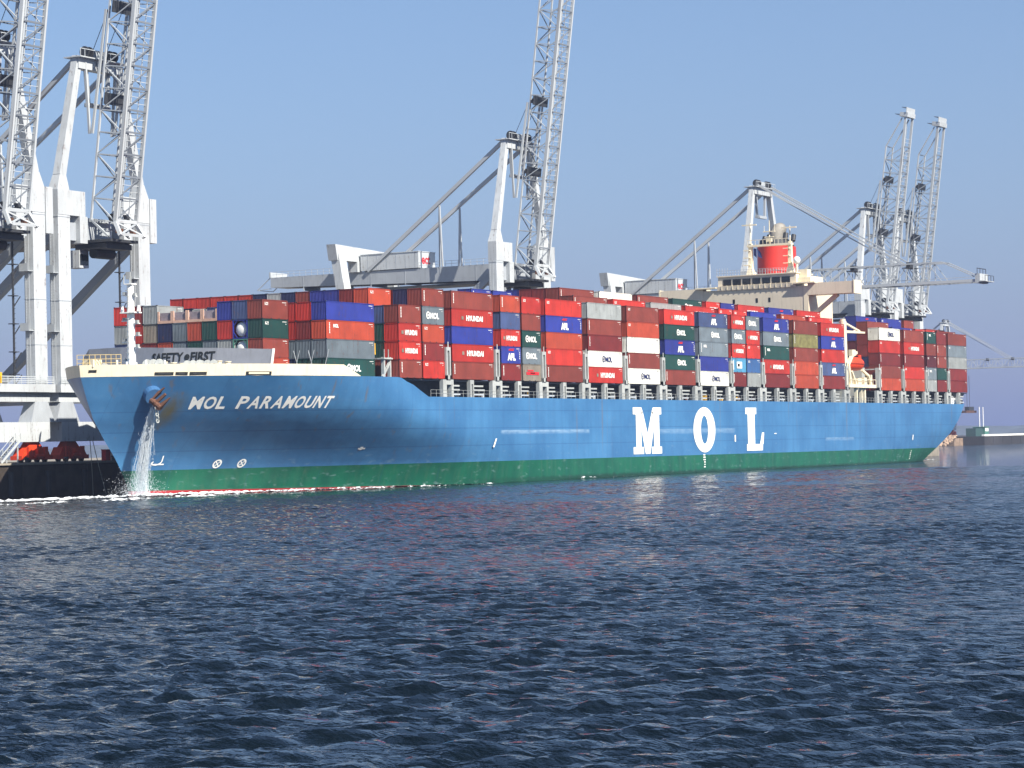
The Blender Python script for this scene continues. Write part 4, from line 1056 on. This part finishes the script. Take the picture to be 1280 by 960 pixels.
# outboard row, bottom to top
OUT = {'C': 'bv rH rH bv', 'c': 'rx dv ox gM bv', 'D': 'bv rH u rH bv', 'E': 'dv uA rH s ov', 'e': 'tL gM eM b rx', 'F': 'bv rx o uA rx',
       'G': 'rH wM dv bv l', 'H': 'wM bv w ox bx', 'I': 'bv eM uA eM rH', 'J': 'wM u gm gM sA', 'K': 'dv cB rH gM rH', 'k': 'l kx rx rH gM',
       'L': 'dv rH em gM uA', 'M': 'ov ov bv vv bv', 'N': 'dv sA rx uA rH', 'O': 'ov bv dv rx wM', 'P': 'ov rx dv rH bv', 'Q': 'l gm mx b em',
       'q': 'd e bv bv d', 'R': 'dv dv l gx b'}
for bay, s in OUT.items():
    for t, sp in enumerate(s.split()):
        put(bay, .3, BASE+TH*t, sp, lab(sp, bay, t+1))
# second row (a taller hatch stack) and third row: only what shows above and between
ROW2 = {'G': 'd bv', 'H': 'o rx', 'I': 's l', 'J': 'r rH', 'K': 'r rx', 'k': 'b rx', 'L': 'u u', 'M': 'b ox', 'N': 'd rx', 'P': 'n u', 'Q': 'r rx', 'q': 'r rx', 'R': 'b bx'}
ROW3 = {'E': 'u uv', 'e': 'u u', 'G': 'd bv', 'H': 'l w', 'I': 'd bv', 'J': 'e eM', 'K': 'r rH', 'k': 'n u', 'L': 'r rH', 'M': 'u uA', 'N': 'r rH', 'O': 'u uA', 'P': 'u ux', 'Q': 'b b', 'R': 'b b'}
for bay, s in ROW2.items():
    zt = 29.55 if bay not in 'QqRP' else 28.95
    for i, sp in enumerate(s.split()): put(bay, .3+RP, zt-TH*(2-i), sp, lab(sp, bay, 4+i, 'second row inboard from port'))
for bay, s in ROW3.items():
    zt = 30.95 if bay not in 'EeR' else 29.5
    for i, sp in enumerate(s.split()): put(bay, .3+2*RP, zt-TH*(2-i), sp, lab(sp, bay, 5+i if bay not in 'EeR' else 4+i, 'third row inboard from port'))
for bay, row, sp, zt in (('G',4,'d',30.95),('G',5,'d',30.95),('G',6,'u',30.95),('e',4,'n',29.5),('L',4,'u',31.2),('k',4,'n',30.95)):
    put(bay, .3+RP*(row-1), zt-TH, sp, lab(sp, bay, 6, ORD[row]+' row inboard from port'))
# ends seen through the lifeboat gap: rows two to four of the stack behind it
for row, s in ((2, 'm d n d d b'), (3, 'd u n m'), (4, 'n n d n u')):
    for t, sp in enumerate(s.split()):
        put('O', .3+RP*(row-1), BASE+(TH if row > 2 else 2.36)*t, sp, lab(sp, 'O', t+1, ORD[row]+' row inboard behind the lifeboat'))
# third stack: second row in view beside it, and a raised fifth tier across the beam
for t, sp in enumerate('b e e s'.split()): put('C', .3+RP, BASE+TH*t, sp, lab(sp, 'C', t+1, 'second row inboard from port'))
for i, sp in enumerate('ox d u u b n l n r r r r r r'.split()):
    put('C', .3+RP*(2+i), BASE+TH*4, sp, lab(sp, 'C', 5, ORD[3+i]+' row inboard from port'))
for i, sp in enumerate('n d'.split()): put('c', .3+RP*(1+i), BASE+TH*4, sp, lab(sp, 'c', 5, ORD[2+i]+' row inboard from port'))
# second stack (long boxes)
for row, s in ((1, 'eM g om u'), (2, 'e g d r'), (3, 'n g r r'), (4, 'r'), (5, 'd'), (6, 'r'), (7, 'r'), (8, 's'), (9, 'w'), (10, 'n'), (11, 'n')):
    sp_ = s.split()
    for t, sp in enumerate(sp_):
        tt = t if len(sp_) > 1 else 3
        put('B', 2.5+RP*(row-1), BASE+TH*tt-(.15 if row == 9 else 0), sp, lab(sp, 'B', tt+1, ORD[row]+' row from port'))
# foremost stack: ten rows of short boxes seen end-on
FOREM = [('o', 'b', 'ex', 'bx'), ('g', None, None, 's'), ('l', 'l', 'r', 'u'), ('g', 'g', 'e', None), ('n', 'e', 'o', None), ('g', 'g', 'g', None), ('o', 'o', 'n', None), ('d', 'd', 't', 'l'), ('b', 'b', 'r', 'd'), ('s', 's', 'l', 'r')]
for i, colm in enumerate(FOREM):
    for t, sp in enumerate(colm):
        if sp: put('A', 6.2+RP*i, BASE+TH*t, sp, lab(sp, 'A', t+1, ORD[i+1]+' row from port'))
# two tank containers
def tank(y, z, fm, label):
    o = empty('tank_container', (BX['A'], y, z)); f = MB(); L_, W_, H_ = 6.06, 2.44, 2.57
    for x in (.08, L_-.08):
        for yy in (.08, W_-.08): f.box(x-.08, x+.08, yy-.08, yy+.08, 0, H_)
        for zz in (.08, H_-.08): f.box(x-.07, x+.07, .1, W_-.1, zz-.07, zz+.07)
        for c in ((.1,.1,.75,.1),(W_-.1,.1,W_-.75,.1)): f.beam((x,c[0],.9),(x,c[2],.1),.1); f.beam((x,c[0],H_-.9),(x,c[2],H_-.1),.1)
    for yy in (.08, W_-.08):
        for zz in (.08, H_-.08): f.box(.1, L_-.1, yy-.05, yy+.05, zz-.06, zz+.06)
    f.build('frame', fm, o)
    t = MB(); n = 22; st = [(.12,.15),(.16,.5),(.28,.82),(.5,1.0),(.8,1.08),(5.3,1.08),(5.6,1.0),(5.85,.7),(5.9,.2)]
    for x, r in st:
        for j in range(n): a = 2*math.pi*j/n; t.v.append((x, 1.22+r*math.cos(a), 1.29+r*math.sin(a)))
    for i in range(len(st)-1):
        for j in range(n): t.f.append((i*n+j, i*n+(j+1)%n, (i+1)*n+(j+1)%n, (i+1)*n+j)); t.m.append(0)
    t.f += [tuple(range(n))]; t.m += [0]
    t.build('tank', WHITE, o, smooth=True)
    SHIPSIDE.append(o); return tag(o, label, 'tank container', 'tank containers in the foremost stack')
tank(6.2+RP, BASE+TH*2, CM['u'], 'white tank in a blue frame among the foremost stack of containers')
tank(6.2+RP, BASE+TH*1, GREENP, 'white tank in a green frame, just under the blue-framed one')
# flat racks with wrapped loads
def flatrack(y, z, colr, label):
    o = empty('flat_rack', (BX['A'], y, z)); f = MB()
    f.box(0, 6.06, 0, 2.44, 0, .35)
    for x in (.08, 5.98):
        for yy in (.12, 2.32): f.box(x-.08, x+.08, yy-.12, yy+.12, .35, 1.65)
    f.build('rack_frame', mat('rack_beige', (196,160,140), .7, var=.15), o)
    MB().box(.2, 5.8, .3, 2.14, .36, 1.45).build('wrapped_load', colr, o)
    SHIPSIDE.append(o); return tag(o, label, 'flat rack', 'flat racks in the foremost stack')
lm = mat('mauve_tarp', (142,132,138), .8, var=.2, scale=2, bump=.4)
for i, nm in enumerate(('nearest the blue container', 'second from the blue container', 'third from the blue container', 'beside the pale grey container')):
    flatrack(6.2+RP*(3+i), BASE+TH*3, lm, f'low beige flat rack with mauve load on foremost stack, {nm}')

for i, (x, z, c_) in enumerate(((2,4.6,'o'),(2,7.2,'r'),(15,4.6,'b'),(15,7.2,'w'),(28,4.6,'u'),(28,7.2,'o'),(41,4.6,'g'),(41,7.2,'d'))):
    o = link('shipping_container', CME[40]); o.location = (x, 118, z); o.material_slots[0].link = 'OBJECT'; o.material_slots[0].material = CM[c_]
    tag(o, f"{PAL[c_][0]} container on the terminal behind the cranes, {'upper' if z > 5 else 'lower'} box, {ORD[i//2+1]} along the row", 'container', 'containers stacked ashore')
# apply the slight stern trim to everything aboard
bpy.context.view_layer.update()
for o in SHIPSIDE: o.matrix_world = TM @ o.matrix_world

# ------------------------------------------------------------------ spray, foam, ropes
def build_spray():
    g = np.random.default_rng(5); m = MB()
    p0 = Vector((8.0, 12.2, 11.6)); p1 = Vector((9.2, 16.9, .2))
    wm = bpy.data.materials.new('spray_water'); wm.use_nodes = True; nt = wm.node_tree; b = nt.nodes['Principled BSDF']
    b.inputs['Base Color'].default_value = (.82,.88,.92,1); b.inputs['Roughness'].default_value = .35; b.inputs['Alpha'].default_value = .5
    p0 = Vector((9.3, hy(9.6,11.2)-1.5, 11.5)); p1 = Vector((11.0, 17.2, .3))
    for i in range(4600):
        t = g.random()**.75; c = p0.lerp(p1, t) + Vector((0, .9*t*(1-t), 1.2*t*(1-t)))
        w = .18+1.0*t
        a = Vector((.85, -.5, 0)); bb = Vector((.5, .85, 0))
        c = c + a*g.normal()*w*.55 + bb*g.normal()*w*.30
        c.z += g.normal()*.3
        if c.z < .05: continue
        ln = (.10+.30*g.random())*(1.25-.5*t); r = .012+.030*g.random()*(1-.35*t)
        d = (p1-p0).normalized(); d = (d+Vector(g.normal(size=3)*.12)).normalized()
        q = d.orthogonal().normalized(); s = d.cross(q)
        m.add([c-d*ln, c+q*r, c+(-.5*q+.866*s)*r, c+(-.5*q-.866*s)*r, c+d*ln], [(0,2,1),(0,3,2),(0,1,3),(4,1,2),(4,2,3),(4,3,1)])
    for i in range(150):
        ox, oy = g.normal()*.5, g.normal()*.3; ph = g.random()*6; pr = None; t0 = g.random()*.35; t1 = min(1, t0+.25+.5*g.random())
        for k in range(9):
            t = t0+(t1-t0)*k/8; c = p0.lerp(p1, t)+Vector((0, .9*t*(1-t), 1.2*t*(1-t))); w = .2+1.15*t
            c = c+Vector((.85,-.5,0))*(ox*w+.05*math.sin(ph+k))+Vector((.5,.85,0))*oy*w
            if pr is not None: m.cyl(pr, c, .035*(1-.5*t), .035*(1-.5*t), n=4, caps=False)
            pr = c
    # mist thrown up at the stem
    for i in range(1500):
        x = 10.0+g.normal()*1.6; y = 16.8+g.normal()*1.6; z = abs(g.normal())*1.3
        c = Vector((x, y, z)); r = .02+.035*g.random()
        m.add([c+Vector((r,0,0)), c-Vector((r,0,0)), c+Vector((0,r,0)), c-Vector((0,r,0)), c+Vector((0,0,r)), c-Vector((0,0,r))],
              [(0,2,4),(2,1,4),(1,3,4),(3,0,4),(2,0,5),(1,2,5),(3,1,5),(0,3,5)])
    o = m.build('wash_water', wm, recalc=False); o['kind'] = 'stuff'; o['label'] = 'white wash water pouring from the anchor pipe down the bow'; o['category'] = 'spray'
build_spray()
def build_foam():
    fm = bpy.data.materials.new('foam'); fm.use_nodes = True; nt = fm.node_tree; N = nt.nodes; L = nt.links; b = N['Principled BSDF']
    b.inputs['Base Color'].default_value = (.78,.82,.84,1); b.inputs['Roughness'].default_value = .7
    tc = N.new('ShaderNodeTexCoord'); mp = N.new('ShaderNodeMapping'); mp.inputs['Scale'].default_value = (.7,1.6,1); L.new(tc.outputs['Object'], mp.inputs[0])
    n = N.new('ShaderNodeTexNoise'); n.inputs['Scale'].default_value = 1.1; n.inputs['Detail'].default_value = 8; n.inputs['Roughness'].default_value = .68; L.new(mp.outputs[0], n.inputs['Vector'])
    at = N.new('ShaderNodeAttribute'); at.attribute_name = 'thin'
    ad = N.new('ShaderNodeMath'); ad.operation = 'SUBTRACT'; L.new(n.outputs[0], ad.inputs[0]); L.new(at.outputs['Fac'], ad.inputs[1])
    r = N.new('ShaderNodeMapRange'); r.inputs[1].default_value = .0; r.inputs[2].default_value = .09; r.inputs[4].default_value = .95; L.new(ad.outputs[0], r.inputs[0]); L.new(r.outputs[0], b.inputs['Alpha'])
    def strip(name, cl, wid, amt, seed):
        g = np.random.default_rng(seed); v = []; f = []; th = []; nw = 15
        for i, (x, y) in enumerate(cl):
            t = i/(len(cl)-1); a = cl[min(i+1,len(cl)-1)]; c = cl[max(i-1,0)]; d = Vector((a[0]-c[0], a[1]-c[1], 0)).normalized(); nn = Vector((-d.y, d.x, 0))
            w = wid(t)
            for j in range(nw):
                s = j/(nw-1)*2-1; p = Vector((x,y,0))+nn*s*w; v.append((p.x, p.y, .08+.42*(1-s*s)*g.random()**1.5*min(1,w)*(1-.5*t))); th.append(amt(t)+.42*abs(s)**2)
        for i in range(len(cl)-1):
            for j in range(nw-1): a = i*nw+j; f.append((a, a+1, a+nw+1, a+nw))
        me = MB().add(v, f).mesh(name); me.materials.append(fm); at_ = me.attributes.new('thin', 'FLOAT', 'POINT'); at_.data.foreach_set('value', np.array(th, dtype=np.float32))
        o = link(name, me); o['kind'] = 'stuff'; o['label'] = 'white foam churned up along the waterline of the bow'; o['category'] = 'foam'
    hull = [(12.0+i*.5, hy(12.05+i*.5, 0)-1.2-.03*i) for i in range(90)]
    strip('bow_foam', hull, lambda t: 2.6*(1-t)+.5, lambda t: .30+.26*t, 1)
    left = [(13.5-i*.5, 15.0+i*.16+1.2*math.sin(i*.13)) for i in range(150)]
    strip('bow_foam', left, lambda t: 5.0-1.5*t, lambda t: .34+.06*t+.07*math.sin(t*17), 2)
    l2 = [(13.0-i*.7, 1.5+i*.10+1.0*math.sin(i*.3+1)) for i in range(60)]
    strip('bow_foam', l2, lambda t: 2.8-1.0*t, lambda t: .46+.08*math.sin(t*21), 3)
    l3 = [(12+i*1.0, hy(12.05+i, 0)-6.0-.10*i+.8*math.sin(i*.4)) for i in range(52)]
    strip('bow_foam', l3, lambda t: 2.2-1.0*t, lambda t: .45+.12*t+.06*math.sin(t*31), 4)
    l4 = [(40+i*2.0, -3.0+1.5*math.sin(i*.5)) for i in range(100)]
    strip('bow_foam', l4, lambda t: 1.6, lambda t: .64-.06*math.sin(t*23), 6)
    st = [(258+i*1.0, 9.0-.10*i) for i in range(26)]
    strip('bow_foam', st, lambda t: 2.2, lambda t: .42, 8)
build_foam()
def rope(pts0, pts1, sag, label):
    a, b = Vector(pts0), Vector(pts1); pts = []
    for i in range(15): t = i/14; p = a.lerp(b, t); p.z -= sag*4*t*(1-t); p.x += sag*.8*t*(1-t); pts.append(p)
    o = MB().tube(pts, .055, n=6).build('mooring_rope', ROPE); tag(o, label, 'rope', 'slack ropes hanging off the quay')
rope((33.6, 43.5, 7.8), (31.6, 41.5, -.2), .5, 'slack rope hanging from the quay to the water, nearer the left edge')
rope((34.2, 43.5, 7.8), (34.0, 41.0, -.2), .5, 'slack rope hanging from the quay to the water, nearer the ship\'s stem')

# ------------------------------------------------------------------ the far shore
def build_far():
    g = random.Random(3)
    q = MB().box(927.7, 2600, 211.4, 222, -1.8, 4.3).box(960, 2600, 222.004, 640, -1.8, 4.3).build('far_quay', mat('far_quay_concrete', (58,56,58), .9, var=.3, scale=.2)); q['kind'] = 'structure'
    MB().box(927.5, 2600, 210.9, 212.4, 4.3, 5.2).build('white_kerb', WHITE, q)
    for i in range(30):
        MB().box(928+i*14, 928+i*14+13.6, 211.15, 211.39, -1.7, 4.1).build('wall_panel', mat('far_wall', (44,43,46), .9, var=.4, scale=.2), q)
    # rubble bank running out from the end of the far quay
    m = MB()
    def stone(c, r):
        vs = []; n = 6
        for k, (zz, rr) in enumerate(((-.8,.5),(0,1),(.7,.6))):
            for j in range(n): a = 2*math.pi*j/n+g.random()*.5; vs.append((c[0]+r*rr*math.cos(a)*g.uniform(.8,1.2), c[1]+r*rr*math.sin(a)*g.uniform(.8,1.2), c[2]+zz*r*.8))
        m.add(vs, [(k*n+j, k*n+(j+1)%n, (k+1)*n+(j+1)%n, (k+1)*n+j) for k in range(2) for j in range(n)]+[tuple(range(2*n, 3*n))])
    for i in range(1100):
        y = 222+g.random()*90; t = g.random(); x = 903+t*15; z = -.3+t*5.0
        stone((x, y, z), g.uniform(.7, 1.5))
    o = m.build('rubble_bank', ROCK); o['kind'] = 'stuff'; o['label'] = 'brown rubble stone bank beside the far quay'; o['category'] = 'rubble'
    MB().box(915, 962, 222.01, 330, -1.7, 3.6).build('bank_core', ROCK)['kind'] = 'structure'
    # low wooded land, with grey-blue haze put into its own colour
    land = []; n = 90; v = []; f = []
    for i in range(n):
        a = math.radians(-3+i*1.0); d = 2500; 
        x, y = CAM.x+d*math.cos(a), CAM.y+d*math.sin(a)
        h = 12+2*math.sin(i*1.7)+2*math.sin(i*.61+1)+g.uniform(-1.5,1.5)
        for k, (dd, z) in enumerate(((0,-1.5),(20,h*.55),(120,h),(600,h*.8))): v.append((x+dd*math.cos(a), y+dd*math.sin(a), z))
    for i in range(n-1):
        for k in range(3): a = i*4+k; f.append((a, a+4, a+5, a+1))
    o = MB().add(v, f).build('far_land', mat('far_wood_haze_tint', (70,80,92), .9, var=.3, scale=.05, bump=.5), smooth=True); o['kind'] = 'structure'
    # green signal hut with two masts, red beacon
    h = empty('signal_hut', (955, 220, 4.3)); m = MB(); m.box(0, 6, 0, 6, 0, 4.4); m.box(-.3, 6.3, -.3, 6.3, 4.4, 4.7); m.build('hut_wall', GREENP, h)
    MB().box(.6, 5.4, -.06, -.01, 2.4, 4.0).build('window', WHITE, h)
    MB().box(-11, -.1, 1, 6, 0, 4.0).build('annex', mat('dark_green', (44,74,72), .7), h)
    for x in (1.2, 6.8): MB().cyl((x,3,0),(x,3,14.5),.22,n=8).build('signal_mast', WHITE, h)
    tag(h, 'small green signal hut with two thin masts on the far quay', 'hut')
    b = empty('red_beacon', (916, 236, 3.6)); MB().cyl((0,0,0),(0,0,4.5),.9,.5,n=10).build('tower', REDP, b); MB().cyl((0,0,4.5),(0,0,6),.5,n=10).build('lantern', WHITE, b)
    tag(b, 'small red beacon with white top on the rubble bank', 'beacon')
    s = empty('crane_spreader', (1011.4, 247.5, 16.5)); m = MB(); m.box(-8, 8, -1.6, 1.6, 0, 1.2); m.build('spreader_frame', RUSTY, s)
    MB().box(-2.6, 5, -1.2, 1.2, 1.2, 3.2).build('head_block', DARKST, s)
    for x in (-2, 2): MB().cyl((x,0,3),(x,0,19.5),.12,n=5).build('hoist_rope', DARKST, s)
    tag(s, 'brown spreader hanging from the far-off crane beyond the stern', 'spreader')
build_far()

# ------------------------------------------------------------------ haze
hz = MB().box(-420, 3300, -700, 3000, -3, 130).build('haze', [])
hm = bpy.data.materials.new('haze'); hm.use_nodes = True; nt = hm.node_tree
for n in list(nt.nodes): nt.nodes.remove(n)
out = nt.nodes.new('ShaderNodeOutputMaterial'); pv = nt.nodes.new('ShaderNodeVolumePrincipled')
pv.inputs['Color'].default_value = (.58,.69,.97,1); pv.inputs['Density'].default_value = .00013; pv.inputs['Anisotropy'].default_value = .2
nt.links.new(pv.outputs[0], out.inputs['Volume']); hz.data.materials.append(hm); hz['kind'] = 'stuff'; hz['label'] = 'thin bluish haze over the harbour'; hz['category'] = 'haze'
